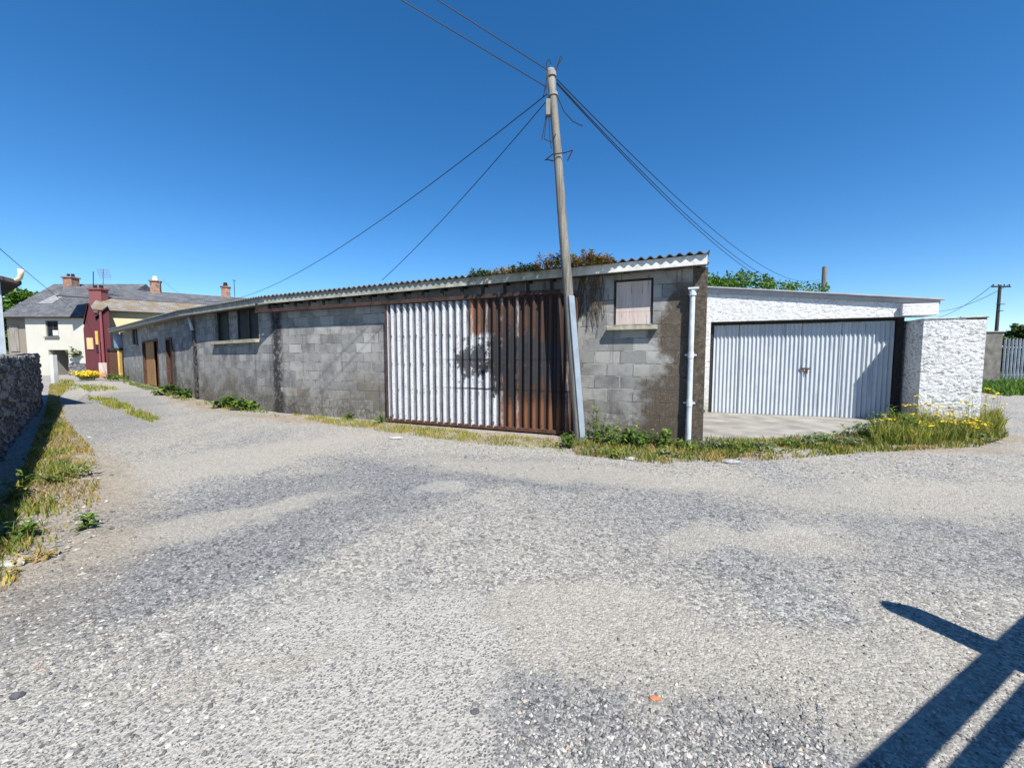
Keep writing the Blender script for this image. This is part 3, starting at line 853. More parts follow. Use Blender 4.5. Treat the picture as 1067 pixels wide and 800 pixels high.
# door frame and leaves
m = MB(); SG.box(m, -.1, -.012, 0, zd1 - .002, -.12, .05); SG.box(m, Wd + .012, JR, 0, zd1 - .002, -.12, .1); SG.box(m, -.01, Wd + .01, zd1 - .07, zd1 - .002, -.12, .04)
gf = m.build('door_frame', MAT['black_wood'], garage, bevel=.004)
m = MB(); SG.box(m, .0, Wd, .03, zd1 - .08, -.09, -.06); m.build('seam_light_block', MAT['black_wood'], garage)  # unseen dark sheet, added to stop light showing through the seams
cuts = [0, S := (SG.hit(769, 380)[0]), SG.hit(834, 380)[0], SG.hit(875, 380)[0], SG.hit(899, 380)[0], Wd]
cuts = [0] + [c for c in cuts[1:-1]] + [Wd]
for a, b, dof in zip(cuts[:-1], cuts[1:], (0, .006, .0, .008, .0)):
    m = MB(); n = max(8, int((b - a) / .089 * 10)); vs = []; fs = []; uvs = []
    lean = 0
    nz = 6
    for j in range(nz + 1):
        for k in range(n + 1):
            u = a + .006 + (b - a - .012) * k / n
            vs.append(P(u, .05 + (zd1 - .13) * j / nz, dof + .016 * math.cos(2 * math.pi * u / .089) + .004 * mnoise.noise((u * 2, j * .7, 5))))
    for j in range(nz):
        for k in range(n):
            fs.append((j * (n + 1) + k, j * (n + 1) + k + 1, (j + 1) * (n + 1) + k + 1, (j + 1) * (n + 1) + k))
            uu = lambda kk: (a + (b - a) * kk / n) / Wd
            uvs.append([(uu(k), j / nz), (uu(k + 1), j / nz), (uu(k + 1), (j + 1) / nz), (uu(k), (j + 1) / nz)])
    m.add(vs, fs, uvs); m.build('door_sheet', MAT['garage_door'], garage, smooth=True)
m = MB(); lu, lz = SG.hit(838, 384); SG.box(m, lu - .10, lu + .10, lz - .02, lz + .02, .022, .05); SG.box(m, lu + .02, lu + .06, lz - .12, lz - .022, .03, .05)
m.build('latch', MAT['rust'], garage, bevel=.004)
# white stub wall to the right of the garage
SB = Seg(P(JR, 0, .78), P(JR, 0, .78) + SG.d)
ang = rad(24); SB.d = Vector((math.cos(ang), -math.sin(ang), 0)); SB.n = Vector((SB.d.y, -SB.d.x, 0))
stub = empty('roughcast_wall', tuple(SB.o), 'white roughcast stub wall with dark pitted surface beside the garage door', 'wall')
BW, BH = .93, 2.24
m = MB()
bt = lambda u: BH + .012 * math.sin(u * 5) - .02 * (u > .62)
rough_face(m, SB, 0, BW, lambda u: -.05, bt, 0, .008, .018, 4.0)
Q = SB.P
SBs = Seg(Q(0, 0, -1.0), Q(0, 0, 0)); SBs.L = 1.0
rough_face(m, SBs, 0, 1.0, lambda u: -.05, lambda u: BH, 0, .008, .05, 8.0)
SBr = Seg(Q(BW, 0, 0), Q(BW, 0, -1.0))
rough_face(m, SBr, 0, 1.0, lambda u: -.05, lambda u: BH, 0, .008, .03, 2.0)
m.quad(Q(0, BH, 0), Q(BW, BH, 0), Q(BW, BH, -1), Q(0, BH, -1))
m.quad(Q(BW, -.05, -1), Q(0, -.05, -1), Q(0, BH, -1), Q(BW, BH, -1))
m.build('masonry', MAT['rough_white'], stub)
m = MB()
uu = -.01
for wdt, hh in ((.55, .022), (.42, .032)):
    m.box(Q(uu + wdt / 2, BH + hh / 2 + .003, -.5), SB.d * (wdt / 2 - .004), SB.n * .52, (0, 0, hh / 2)); uu += wdt
m.build('coping', plain('weathered_coping', (.42, .41, .38), .9, .4, 7, bump=.5), stub, bevel=.01)
# concrete apron in front of the door
m = MB()
ap = [G(728, 456.5), G(800, 458), G(893, 452), P(Wd + .1, 0, .3), P(Wd + .1, 0, -.1), P(-.45, 0, -.1)]
ap = [Vector((p.x, p.y, 0)) for p in ap]
nA = len(ap)
m.add([(p.x, p.y, .045) for p in ap] + [(p.x, p.y, -.03) for p in ap], [tuple(range(nA))] + [(i + nA, (i + 1) % nA + nA, (i + 1) % nA, i) for i in range(nA)])
tag(m.build('pavement', MAT['concrete'], bevel=.012), kind='structure')

# ------------------------------------------------------------------ telegraph pole and its wires
pb = G(604, 459); pb.z = 0
ptop_dir = ray(574, 73)
# the pole leans to the left in its own plane facing the viewer
t = (pb.y + .10) / ptop_dir.y
pt = CAM + ptop_dir * t
pole = empty('telegraph_pole', tuple(pb), 'leaning weathered timber telegraph pole standing in front of the rusty door', 'pole')
ax = pt - pb
m = MB(); n = 14
pts = [pb + ax * (k / n) + Vector((.004 * math.sin(k * 1.3), .004 * math.cos(k * 1.7), 0)) for k in range(n + 1)]
pts[0] = pb - ax * .01
rr = [.095 - .028 * k / n for k in range(n + 1)]
vs = []; fs = []
NS = 18
for i, p in enumerate(pts):
    for k in range(NS):
        q = 2 * math.pi * k / NS
        r_ = rr[i] * (1 + .05 * mnoise.noise((math.cos(q) * 2, math.sin(q) * 2, i * .35)))
        vs.append(p + Vector((math.cos(q) * r_, math.sin(q) * r_, 0)))
for i in range(n):
    for k in range(NS):
        k2 = (k + 1) % NS
        fs.append((i * NS + k, i * NS + k2, (i + 1) * NS + k2, (i + 1) * NS + k))
fs.append(tuple(n * NS + k for k in range(NS)))
m.add(vs, fs); m.build('shaft', MAT['pole_wood'], pole, smooth=True)
at_p = lambda f_: pb + ax * f_
m = MB()
gd = Vector((.40, -.917, 0))
g0, g1 = at_p(.002) + gd * .098, at_p(.40) + gd * .09
side = Vector((.917, .40, 0))
m.box((g0 + g1) / 2, side * .055, gd * .016, (g1 - g0) / 2)
m.build('cable_guard', MAT['galv'], pole, bevel=.006)
m = MB(); bxp = at_p(.895) + Vector((-.11, -.06, 0)); m.box(bxp, (.04, 0, 0), (0, .045, 0), (0, 0, .13)); jb = m.build('junction_box', MAT['box_grey'], pole, bevel=.01)
m = MB()
f1 = at_p(.772)
m.tube([f1 + Vector((-.22, -.02, -.06)), f1 + Vector((-.1, -.1, 0)), f1 + Vector((.12, -.1, .03)), f1 + Vector((.25, -.04, .10))], .010, 6)
m.tube([f1 + Vector((.16, -.06, -.08)), f1 + Vector((.24, -.05, .08))], .01, 6); m.tube([f1 + Vector((-.2, -.04, -.05)), f1 + Vector((-.08, -.09, -.1))], .01, 6)
m.build('foot_peg', MAT['rust_dark'], pole)
BAND = plain('dull_band', (.20, .20, .19), .7)
for f0, f1, rr_ in ((.980, .992, .086), (.93, .938, .088)):
    m = MB(); m.tube([at_p(f0), at_p(f1)], rr_, 14); m.build('steel_band', BAND, pole)
m = MB()
hook = lambda a, b, c: m.tube([a, (a + c) / 2 + b, c], .008, 5)
tp = at_p(1.0)
m.tube([tp + Vector((-.06, 0, -.05)), tp + Vector((-.08, 0, .12)), tp + Vector((-.03, 0, .17)), tp + Vector((0, 0, .1))], .008, 5)
m.tube([tp + Vector((.06, 0, -.1)), tp + Vector((.12, 0, .08)), tp + Vector((.19, 0, .20)), tp + Vector((.16, 0, .22)), tp + Vector((.10, 0, .05))], .008, 5)
m.tube([tp + Vector((-.07, -.03, -.25)), tp + Vector((-.13, -.05, -.45)), tp + Vector((-.1, -.05, -.3)), tp + Vector((-.06, 0, -.1))], .008, 5)
m.build('wire_hook', MAT['cable'], pole)
m = MB()
b0 = at_p(.86) + Vector((-.07, -.07, 0))
m.tube([bxp + Vector((-.02, 0, -.14)), b0 + Vector((-.1, 0, -.12)), b0 + Vector((-.12, 0, -.28)), b0 + Vector((.0, 0, -.34)), b0 + Vector((.08, 0, -.2))], .007, 5)
m.tube([bxp + Vector((.02, 0, -.14)), b0 + Vector((-.03, 0, -.2)), b0 + Vector((.0, -.02, -.45))], .007, 5)
m.tube([bxp + Vector((-.03, 0, -.14)), b0 + Vector((-.16, 0, -.3))], .007, 5)
c0 = at_p(.925) + Vector((.08, -.03, 0))
m.tube([c0, c0 + Vector((.1, 0, -.22)), c0 + Vector((.25, 0, -.38)), c0 + Vector((.42, 0, -.46))], .008, 5)
m.build('loose_wire', MAT['cable'], pole)

def cable(p0, p1, sag, lab, r=.008, n=24, group=None):
    m = MB(); pts = []; r = min(r, .009) if p0.y < 15 and p1.y < 45 else r
    for k in range(n + 1):
        t = k / n; p = p0.lerp(p1, t); p.z -= sag * 4 * t * (1 - t); pts.append(p)
    m.tube(pts, r, 5, False)
    return tag(m.build('overhead_cable', MAT['cable']), lab, 'cable', group)
def beyond(p0, px, py, z, k):
    d = ray(px, py); t = (z - CAM.z) / d.z; q = CAM + d * t
    return p0 + (q - p0) * k
tl = at_p(.955) + Vector((-.09, 0, 0)); tb = at_p(.99) + Vector((-.05, -.03, .03))
cable(tl, beyond(tl, 418, 0, 6.5, 5), .0, 'thin black cable running from pole to upper left corner, lower of that pair')
cable(tb, beyond(tb, 456, 0, 6.7, 5), .0, 'thin black cable running from pole top to upper left, upper of that pair')
t1 = at_p(.935) + Vector((-.1, -.02, 0))
cable(t1, at(170, 291.5, 37.5), 2.7, 'long black cable sagging from the pole to the far brick chimney', r=.014, n=40)
cable(at_p(.92) + Vector((-.1, -.02, 0)), at(398, 292, 11.8), .12, 'short black cable dropping from the pole behind the shed roof')
rp = at(854, 291, 30)
rtop = at_p(.975) + Vector((.09, 0, 0))
for k, (dz, sg, ll) in enumerate(((0, 1.25, 'upper black cable sagging right from the leaning pole to the distant pole'), (-.05, 1.5, 'middle black cable sagging right from the leaning pole to the distant pole'), (-.07, 1.58, 'lowest black cable sagging right from the leaning pole to the distant pole'))):
    cable(rtop + Vector((0, 0, dz)), rp + Vector((0, 0, -.18 * k)), sg, ll, r=.012, n=40)
cable(at(-30, 233, 9), at(88, 329, 28.4), .15, 'black cable running down from the left edge to the maroon house', r=.012)

# ------------------------------------------------------------------ left side: stone wall, gable corner, pier
wl0 = G(-75, 560); wl0.z = 0
wl0 = Vector((-3.5, 2.03, 0)); wl1 = Vector((-14.5, 12.1, 0))
SL = Seg(wl0, wl1)
# faces the lane: its right-hand side seen from the start
SL.n = Vector((SL.d.y, -SL.d.x, 0))
sw = empty('stone_wall', tuple(wl1), 'dark rubble stone boundary wall in shade along the left of the lane', 'wall')
m = MB()
nu, nz = int(SL.L / .06), 24
def sw_top(u): return 1.42 + .05 * mnoise.noise((u * 1.5, 0, 0)) + .04 * mnoise.noise((u * 5, 1, 0)) + .10 * (u / SL.L)
th = .42
loop = [(0.0, j / nz) for j in range(nz + 1)] + [(-th * k / 5, 1.0) for k in range(1, 6)] + [(-th, 1 - j / 6) for j in range(1, 7)]
vs = []; fs = []
for i in range(nu + 1):
    u = SL.L * i / nu
    for (o, zz) in loop:
        z = zz * sw_top(u) - .05 * (1 - zz)
        p = SL.P(u, z, o)
        q = Vector((p.x, p.y, p.z * 1.8)) * 3.0
        dd = mnoise.voronoi(q)[0]
        bulge = .075 * min(1, (dd[1] - dd[0]) * 2.0) - .03 + .02 * mnoise.noise(p * 9)
        dirn = SL.n if zz < 1 and o == 0 else (Vector((0, 0, 1)) if o > -th else -SL.n)
        vs.append(p + dirn * bulge)
nl = len(loop)
for i in range(nu):
    for k in range(nl - 1):
        fs.append((i * nl + k, (i + 1) * nl + k, (i + 1) * nl + k + 1, i * nl + k + 1))
fs = [f[::-1] for f in fs]
fs.append(tuple(range(nl))); fs.append(tuple(nu * nl + k for k in range(nl - 1, -1, -1)))
m.add(vs, fs); m.build('stonework', MAT['stone'], sw)
# sagging run of wall end seen behind: white gate pier
pp = at(53.5, 397, 22.5)
m = MB(); m.abox(pp.x - .04, pp.x + .16, pp.y, pp.y + .25, 0, 1.62); pier = m.build('gate_pier', stucco('pale_pier', (.55, .56, .55), amt=.4), bevel=.02)
tag(pier, 'small pale gate pier at the end of the stone wall', 'gate pier')
# gable corner at the very left edge
ho = at(3, 373, 10.0)
lh = empty('outbuilding', (ho.x - 1.5, ho.y, 0), 'pale grey outbuilding corner with dark eave at the left edge of the photo', 'outbuilding')
ze = at(8, 291, 10.0).z
K = at(5.5, 373, 10.0); K.z = 0
fa = Vector((math.sin(rad(-57)), math.cos(rad(-57)), 0)); fb = Vector((fa.y * -1, fa.x, 0))
LBOX = lambda m, a0, a1, b0, b1, z0, z1: m.box(K + fa * ((a0 + a1) / 2) + fb * ((b0 + b1) / 2) + Vector((0, 0, (z0 + z1) / 2)), fa * ((a1 - a0) / 2), fb * ((b1 - b0) / 2), (0, 0, (z1 - z0) / 2))
m = MB(); LBOX(m, 0, 5, 0, 3.5, 0, ze - .05); m.build('wall', stucco('pale_blue_grey_render', (.28, .31, .36)), lh)
m = MB(); LBOX(m, -.03, .06, -.02, .09, 0, ze - .06); m.build('corner_strip', plain('pale_strip', (.34, .39, .44), .6), lh)
m = MB()
def rq(a, b, z): return K + fa * a + fb * b + Vector((0, 0, z))
qa = [rq(-.3, -.33, ze - .02), rq(5.2, -.33, ze - .02), rq(5.2, 3.6, ze + .9), rq(-.3, 3.6, ze + .9)]
qb = [q - Vector((0, 0, .09)) for q in qa]
m.add(qa + qb, [(0, 1, 2, 3), (7, 6, 5, 4), (0, 4, 5, 1), (1, 5, 6, 2), (2, 6, 7, 3), (3, 7, 4, 0)])
m.build('roof', plain('dark_felt', (.05, .045, .045), .85, .3), lh)
m = MB()
e0 = rq(-.25, -.30, ze - .01)
m.tube([e0 + Vector((-.12, -.05, -.0)), e0 + Vector((.02, -.06, .0)), e0 + Vector((.09, -.06, .05)), e0 + Vector((.12, -.06, .15)), e0 + Vector((.14, -.06, .27))], [.045, .045, .05, .05, .06], 10)
m.build('pipe_elbow', plain('cream_plastic', (.62, .52, .36), .5, .1), lh, smooth=True)

# ------------------------------------------------------------------ houses at the end of the lane
GLASS = MAT['glass_dark']
def facade(name, parent, mat, x0, x1, y, z0, z1, depth):
    m = MB(); m.abox(x0, x1, y, y + depth, z0, z1); return m.build(name, mat, parent)
YW = 33.0
X = lambda px, Y: at(px, 373, Y).x
Z = lambda py, Y: at(533, py, Y).z
wh = empty('white_house', (X(60, YW), YW, 0), 'white rendered two storey house with slate roof and dark archway down the lane', 'house')
m = MB()
fx0, fx1, ze = X(29, YW), X(90, YW), Z(330, YW)
ax0, ax1, az1 = X(51, YW), X(71.5, YW), Z(364.5, YW)
FS = Seg(Vector((fx0, YW, 0)), Vector((fx1, YW, 0)))
wx = (X(50, YW) - fx0, X(63, YW) - fx0, Z(351, YW), Z(334, YW))
plh = Z(378.5, YW)
wall_holes(m, FS, 0, FS.L, lambda u: ze, [(ax0 - fx0, ax1 - fx0, -.05, az1), wx], 0, .35, -.1)
m.build('wall', stucco('cream_white_render', (.49, .475, .42), (.4, .37, .3), .35), wh)
m = MB(); m.abox(fx0, ax0 - .002, YW + .35, YW + 8, 0, ze - .02); m.abox(ax1 + .002, fx1, YW + .35, YW + 8, 0, ze - .02); m.abox(ax0, ax1, YW + .35, YW + 8, az1 + .01, ze - .02); m.abox(ax0, ax1, YW + 5, YW + 5.3, -.05, az1)
m.build('rear_block', stucco('grey_rear', (.25, .24, .22)), wh)
m = MB(); m.abox(ax1 + .02, fx1 + .02, YW - .08, YW - .003, 0, plh); m.build('stone_plinth', MAT['stone'], wh)
w = framed(FS, wx, 'window', wh, plain('dark_window_frame', (.05, .06, .08), .5), [GLASS, GLASS], depth=.12, fw=.09, sillout=.14, sillmat=MAT['box_grey'])
m = MB(); m.abox(fx0 + wx[1] - .55, fx0 + wx[1] - .12, YW + .06, YW + .1, wx[2] + .12, wx[2] + .55); m.build('curtain', plain('pale_curtain', (.6, .6, .62), .9, .2, 9), w)
# grey stone bay to its left
m = MB(); m.abox(X(6, YW), fx0 - .003, YW + .25, YW + 8, 0, ze - .02); m.build('side_bay', stucco('grey_brown_stone', (.23, .20, .165), (.12, .11, .10), .6), wh)
m = MB(); m.abox(X(9, YW), X(18, YW), YW + .18, YW + .247, Z(366, YW), Z(339, YW)); m.build('shutter', MAT['grey_wood'], wh)
# roof
rx0, rx1 = X(3, YW), X(92, YW)
YR = YW + 4.6; zr = Z(296, YR)
m = MB()
a = [Vector((rx0, YW - .25, ze - .02)), Vector((rx1 + 1.0, YW - .25, ze - .02)), Vector((rx1 + 1.0, YR, zr)), Vector((X(62, YR), YR, zr)), Vector((X(62, YR), YW + 9, ze)), Vector((rx1 + 1.0, YW + 9, ze))]
dn = Vector((0, 0, -.12))
m.add(a + [q + dn for q in a], [(0, 1, 2, 3), (3, 2, 5, 4), (0, 3, 4), (1, 5, 2), (9, 8, 7, 6), (10, 11, 8, 9), (6, 7, 1, 0)],
      [[(0, 0), (12, 0), (12, 6), (3, 6)], [(0, 0), (9, 0), (9, 6), (0, 6)], [(0, 0), (0, 6), (6, 3)], [(0, 0), (6, 0), (3, 5)], [(0, 0)] * 4, [(0, 0)] * 4, [(0, 0)] * 4])
SL_M = slate_mat('blue_grey_slate', (.085, .088, .098), (.14, .143, .155))
roof = m.build('roof', SL_M, wh)
def chimney(parent, x0, x1, y, z0, z1, mat, pots=1, potmat=None, d=.7):
    m = MB(); m.abox(x0, x1, y, y + d, z0, z1); m.abox(x0 - .08, x1 + .08, y - .08, y + d + .08, z1 + .003, z1 + .14)
    c = m.build('chimney', mat, parent, bevel=.015)
    n = pots
    for i in range(n):
        cx = x0 + (x1 - x0) * (i + .5) / n
        m = MB(); m.tube([(cx, y + d / 2, z1 + .14), (cx, y + d / 2, z1 + .42)], [.13, .11], 10)
        m.build('chimney_pot', potmat or MAT['rust'], c)
    return c
BR = brick_mat('red_brown_brick', (.24, .10, .06), (.34, .17, .11))
yc = YW + 3.4
c = chimney(wh, X(71, yc), X(80, yc), yc, Z(306, yc), Z(289.5, yc), BR, 2, MAT['rust_dark'])
m = MB(); zc = lambda y: ze + (y - YW + .25) / (YR - YW + .25) * (zr - ze)
x0, x1 = X(70, yc), X(80.5, yc); m.add([(x0 - .15, yc - 1.9, zc(yc - 1.9) + .02), (x1 + .2, yc - 1.9, zc(yc - 1.9) + .02), (x1, yc - .01, zc(yc) + .02), (x0, yc - .01, zc(yc) + .02)], [(0, 1, 2, 3)])
m.build('cement_flashing', plain('pale_cement', (.20, .205, .215), .9, .3, 4), roof)
m = MB(); m.abox(rx0, rx1, YW - .36, YW - .26, ze - .14, ze - .03); m.build('gutter', MAT['black_wood'], wh)
ivy_at = Vector((X(75.5, YW), YW - .06, Z(369, YW)))

# yellow terrace running away to the right behind the shed
ty = empty('yellow_terrace', (X(113, 31), 31, 0), 'long pale yellow terraced house with mossy slate roof behind the far shed end', 'house')
T0 = Vector((X(114, 31.2), 31.2, 0)); td = Vector((.84, .545, 0)).normalized()
ST = Seg(T0, T0 + td * 15)
zeT = Z(322.5, 31)
m = MB(); wall_holes(m, ST, 0, 15, lambda u: zeT - .002, [], 0, .3, 0); m.build('wall', stucco('pale_yellow_render', (.62, .51, .31), (.4, .33, .2), .3), ty)
zrT = zeT + 2.25; dB = 4.6
m = MB()
def roofslab(m, seg, u0, u1, o0, z0, o1, z1, t=.09):
    a = [seg.P(u0, z0, o0), seg.P(u1, z0, o0), seg.P(u1, z1, o1), seg.P(u0, z1, o1)]
    L = math.hypot(o1 - o0, z1 - z0)
    m.add(a + [q + Vector((0, 0, -t)) for q in a], [(0, 1, 2, 3), (7, 6, 5, 4), (4, 5, 1, 0), (5, 6, 2, 1), (6, 7, 3, 2), (7, 4, 0, 3)], [[(u0, 0), (u1, 0), (u1, L), (u0, L)]] + [[(0, 0)] * 4] * 5)
roofslab(m, ST, -.9, 15.3, .3, zeT - .02, -2.0, zeT + 1.08)
MOS = slate_mat('mossy_pale_slate', (.17, .16, .15), (.25, .24, .225), (.17, .125, .065))
r1 = m.build('lower_roof', MOS, ty)
m = MB(); roofslab(m, ST, -3.2, 15.3, -2.02, zeT + 1.12, -dB, zrT); roofslab(m, ST, -2.2, 15.3, -dB - 4, zeT, -dB - .01, zrT)
r2 = m.build('roof', SL_M, ty)
m = MB(); ST.box(m, 0, 15, .1, zeT, -8.5, -.31); m.build('rear_block', stucco('yellow_rear', (.5, .42, .25)), ty)
m = MB(); m.tube([ST.P(-.2, zeT - .05, .36), ST.P(15, zeT - .05, .36)], .07, 8); m.build('gutter', MAT['box_grey'], ty)
for (px0, px1, yb, ytop, off, pm, np_) in ((158, 166, 308, 293.5, -dB + .4, plain('white_pot', (.7, .7, .68)), 1), (231, 239.5, 309, 299.5, -dB + .2, MAT['rust_dark'], 1)):
    u, z0 = ST.hit((px0 + px1) / 2, yb, off); _, z1 = ST.hit((px0 + px1) / 2, ytop, off)
    u0 = ST.hit(px0, yb, off)[0]; u1 = ST.hit(px1, yb, off)[0]
    m = MB(); wdt = max(.35, (u1 - u0) * .42)
    ST.box(m, u - wdt, u + wdt, z0 - .8, z1, off - .6, off); ST.box(m, u - wdt - .07, u + wdt + .07, z1 + .003, z1 + .13, off - .67, off + .07)
    c = m.build('chimney', BR, ty, bevel=.015)
    m = MB(); b = ST.P(u, z1 + .13, off - .3); m.tube([b, b + Vector((0, 0, .38))], [.2, .15], 10); m.build('chimney_pot', pm, c)
m = MB()
b = ST.hit(244.5, 306, -dB); p = ST.P(b[0], b[1] - .3, -dB + .1); tpz = ST.hit(244.5, 292, -dB)[1]
m.tube([p, (p.x, p.y, tpz)], .03, 6); m.tube([(p.x - .12, p.y, tpz), (p.x + .15, p.y, tpz - .08)], .03, 6)
m.build('aerial', MAT['cable'], ty)

# maroon gable in front of it
YM = 28.6
mh = empty('maroon_house', (X(101, YM), YM, 0), 'narrow dark maroon house front with small gable and yellow boarded openings', 'house')
MAR = stucco('maroon_paint', (.105, .030, .037), (.05, .025, .025), .5)
x0, x1, xm = X(89, YM), X(116.5, YM), X(103.5, YM)
m = MB()
zA, zB, zC = Z(332, YM), Z(316, YM), Z(321, YM)
pts = [(x0, 0), (x1, 0), (x1, zC), (xm, Z(331.5, YM)), (X(97, YM), zB), (X(91.5, YM), Z(336, YM)), (x0, Z(342, YM))]
k = len(pts)
m.add([(p[0], YM, p[1]) for p in pts] + [(p[0] - 2.4, YM + 2.3, p[1]) for p in pts], [tuple(range(k)), tuple(range(2 * k - 1, k - 1, -1))] + [(i, i + k, (i + 1) % k + k, (i + 1) % k) for i in range(k)])
m.build('wall', MAR, mh)
m = MB()
for (p, q) in ((4, 5), (4, 3)):
    a, b = pts[p], pts[q]
    v = Vector((b[0] - a[0], 0, b[1] - a[1])); e = v.normalized() * .12
    A0 = Vector((a[0], YM - .12, a[1] + .012)); B0 = Vector((b[0], YM - .12, b[1] + .012)) + e
    up = Vector((0, 0, .07)); bk_ = Vector((-2.5, 2.45, 0))
    m.add([A0, B0, B0 + bk_, A0 + bk_, A0 + up, B0 + up, B0 + bk_ + up, A0 + bk_ + up], [(0, 1, 2, 3), (7, 6, 5, 4), (0, 4, 5, 1), (1, 5, 6, 2), (2, 6, 7, 3), (3, 7, 4, 0)])
m.build('gable_roof', plain('maroon_slate', (.10, .045, .05), .8, .3), mh)
m = MB(); xa, xb = X(104, YM), X(118, YM)
m.add([(xa, YM - .15, Z(331, YM)), (xb, YM - .15, zC + .05), (xb - 2.5, YM + 2.45, zC + .05), (xa - 2.5, YM + 2.45, Z(331, YM)), (xa, YM - .15, Z(329.5, YM)), (xb, YM - .15, zC + .16), (xb - 2.5, YM + 2.45, zC + .16), (xa - 2.5, YM + 2.45, Z(329.5, YM))], [(3, 2, 1, 0), (4, 5, 6, 7), (0, 1, 5, 4), (1, 2, 6, 5), (2, 3, 7, 6), (3, 0, 4, 7)])
m.build('side_roof', MAT['black_wood'], mh)
yq = 32.0
c = chimney(mh, X(97, yq), X(109.5, yq), yq, Z(326, yq), Z(302, yq), stucco('faded_maroon', (.20, .075, .078), (.10, .06, .06), .5), 2, MAT['rust_dark'], d=.6)
YEL = plain('ochre_board', (.55, .36, .10), .8, .2, 3)
for (a, b, cc, d, mm) in ((92.3, 98.7, 364, 352, plain('pale_ochre_board', (.52, .38, .20), .8, .2, 3)), (101.5, 104.2, 359, 345, YEL), (107.4, 109.6, 358, 346, YEL), (101.5, 106, 367, 360, MAT['black_wood'])):
    m = MB(); m.abox(X(a, YM), X(b, YM), YM - .06, YM - .003, Z(cc, YM), Z(d, YM)); m.build('boarded_opening', mm, mh, bevel=.01)
m = MB(); m.tube([(X(110.3, YM), YM - .16, 0), (X(110.3, YM), YM - .16, Z(325, YM))], .075, 8); m.tube([(X(106, YM), YM - .1, Z(384, YM)), (X(106, YM), YM - .1, Z(355, YM))], .05, 8); m.build('soil_pipe', plain('maroon_pipe', (.22, .06, .07), .5, .1), mh)
def aerial(px0, ytop, ybase, Y, grid):
    m = MB(); a = at(px0, ybase, Y); b = at(px0, ytop, Y); m.tube([a, b], .03, 6)
    if grid:
        for i in range(6):
            zz = b.z - .05 - .14 * i
            m.tube([(b.x - .55 + .05 * i, b.y, zz), (b.x + .42 + .05 * i, b.y, zz - .03)], .014, 5)
        for i in range(5):
            xx = b.x - .45 + .22 * i
            m.tube([(xx, b.y - .02, b.z), (xx + .18, b.y - .02, b.z - .72)], .012, 5)
    o = m.build('aerial', MAT['box_grey'] if grid else MAT['cable'], mh)
aerial(97.2, 283, 300, yq + .3, False); aerial(107.5, 280, 300, yq + .5, True)
# low painted wall, rusty gate with a water tank above
lw = at(107, 392, 27.6)
m = MB(); m.abox(X(102, 27.6), X(112.5, 27.6), 27.6, 28.0, 0, Z(378, 27.6)); o = m.build('yard_wall', stucco('flaking_wall', (.48, .42, .38), (.35, .12, .07), .7), bevel=.02); tag(o, 'low flaking whitish yard wall in front of the maroon house', 'wall')
yg = 26.6
gt = empty('yard_gate', (X(119, yg), yg, 0), 'rusty red yard gate between yellow posts beside the shed end', 'gate')
m = MB(); m.abox(X(113.2, yg), X(122.8, yg), yg, yg + .06, .05, Z(365.5, yg)); m.build('gate_leaf', MAT['rust'], gt)
for px in (112.3, 124.3):
    m = MB(); m.abox(X(px - .9, yg), X(px + .9, yg), yg - .05, yg + .12, 0, Z(364, yg)); m.build('post', MAR if px < 115 else YEL, gt)
m = MB(); m.abox(X(113, yg), X(126, yg), yg - .1, yg + .9, Z(365, yg) + .01, Z(363, yg)); m.build('cross_beam', MAT['black_wood'], gt)
tk = empty('water_tank', (X(121, yg), yg + .4, Z(363, yg)), 'blue grey plastic water tank standing above the rusty yard gate', 'water tank')
m = MB(); cx = X(121, yg); zb, zt_ = Z(363, yg) + .004, Z(349, yg)
m.tube([(cx, yg + .4, zb), (cx, yg + .4, zb + .05), (cx, yg + .4, zt_ - .08), (cx, yg + .4, zt_)], [.33, .35, .36, .32], 18)
for i in range(4): m.tube([(cx, yg + .4, zb + .15 + .2 * i), (cx, yg + .4, zb + .19 + .2 * i)], .375, 18)
m.build('tank_body', plain('blue_grey_plastic', (.16, .21, .29), .5, .15), tk)
m = MB(); m.tube([(cx, yg + .4, zt_ + .002), (cx, yg + .4, zt_ + .06)], [.36, .30], 18); m.build('lid', plain('pale_lid', (.45, .48, .52), .5), tk)

# ------------------------------------------------------------------ right side distance
pg = empty('concrete_pier', (at(1034, 373, 21).x, 21, 0), 'dark grey block gate pier standing behind the white stub wall', 'gate pier')
m = MB(); m.abox(X(1024, 21), X(1043.5, 21), 21, 21.8, 0, Z(346.5, 21)); m.build('shaft', plain('dark_blocks', (.12, .115, .105), .95, .4, 3, bump=.7, bscale=12), pg, bevel=.02)
m = MB(); m.abox(X(1023.3, 21), X(1044.2, 21), 20.94, 21.86, Z(346.5, 21) + .004, Z(345, 21)); m.build('cap', plain('pier_cap', (.2, .19, .18), .9, .3), pg, bevel=.02)
fc = empty('palisade_fence', (at(1075, 373, 21.5).x, 21.5, 0), 'grey steel palisade gate with vertical pales at the right edge', 'fence')
px = 1045.5; i = 0
xs = X(1045, 21.5)
PALE = plain('grey_blue_steel', (.17, .20, .24), .5, .25, 3)
while xs < X(1125, 21.5):
    m = MB(); xs2 = xs + .13
    m.add([(xs, 21.5, .1), (xs + .045, 21.46, .1), (xs + .09, 21.46, .1), (xs2, 21.5, .1), (xs, 21.5, 2.42), (xs + .045, 21.46, 2.52), (xs + .09, 21.46, 2.52), (xs2, 21.5, 2.42)] , [(0, 1, 5, 4), (1, 2, 6, 5), (2, 3, 7, 6)])
    m.build('pale', PALE, fc); xs += .2
m = MB()
for z in (.5, 2.0): m.abox(X(1044.5, 21.5), xs, 21.51, 21.56, z, z + .07)
m.build('rail', MAT['galv'], fc)
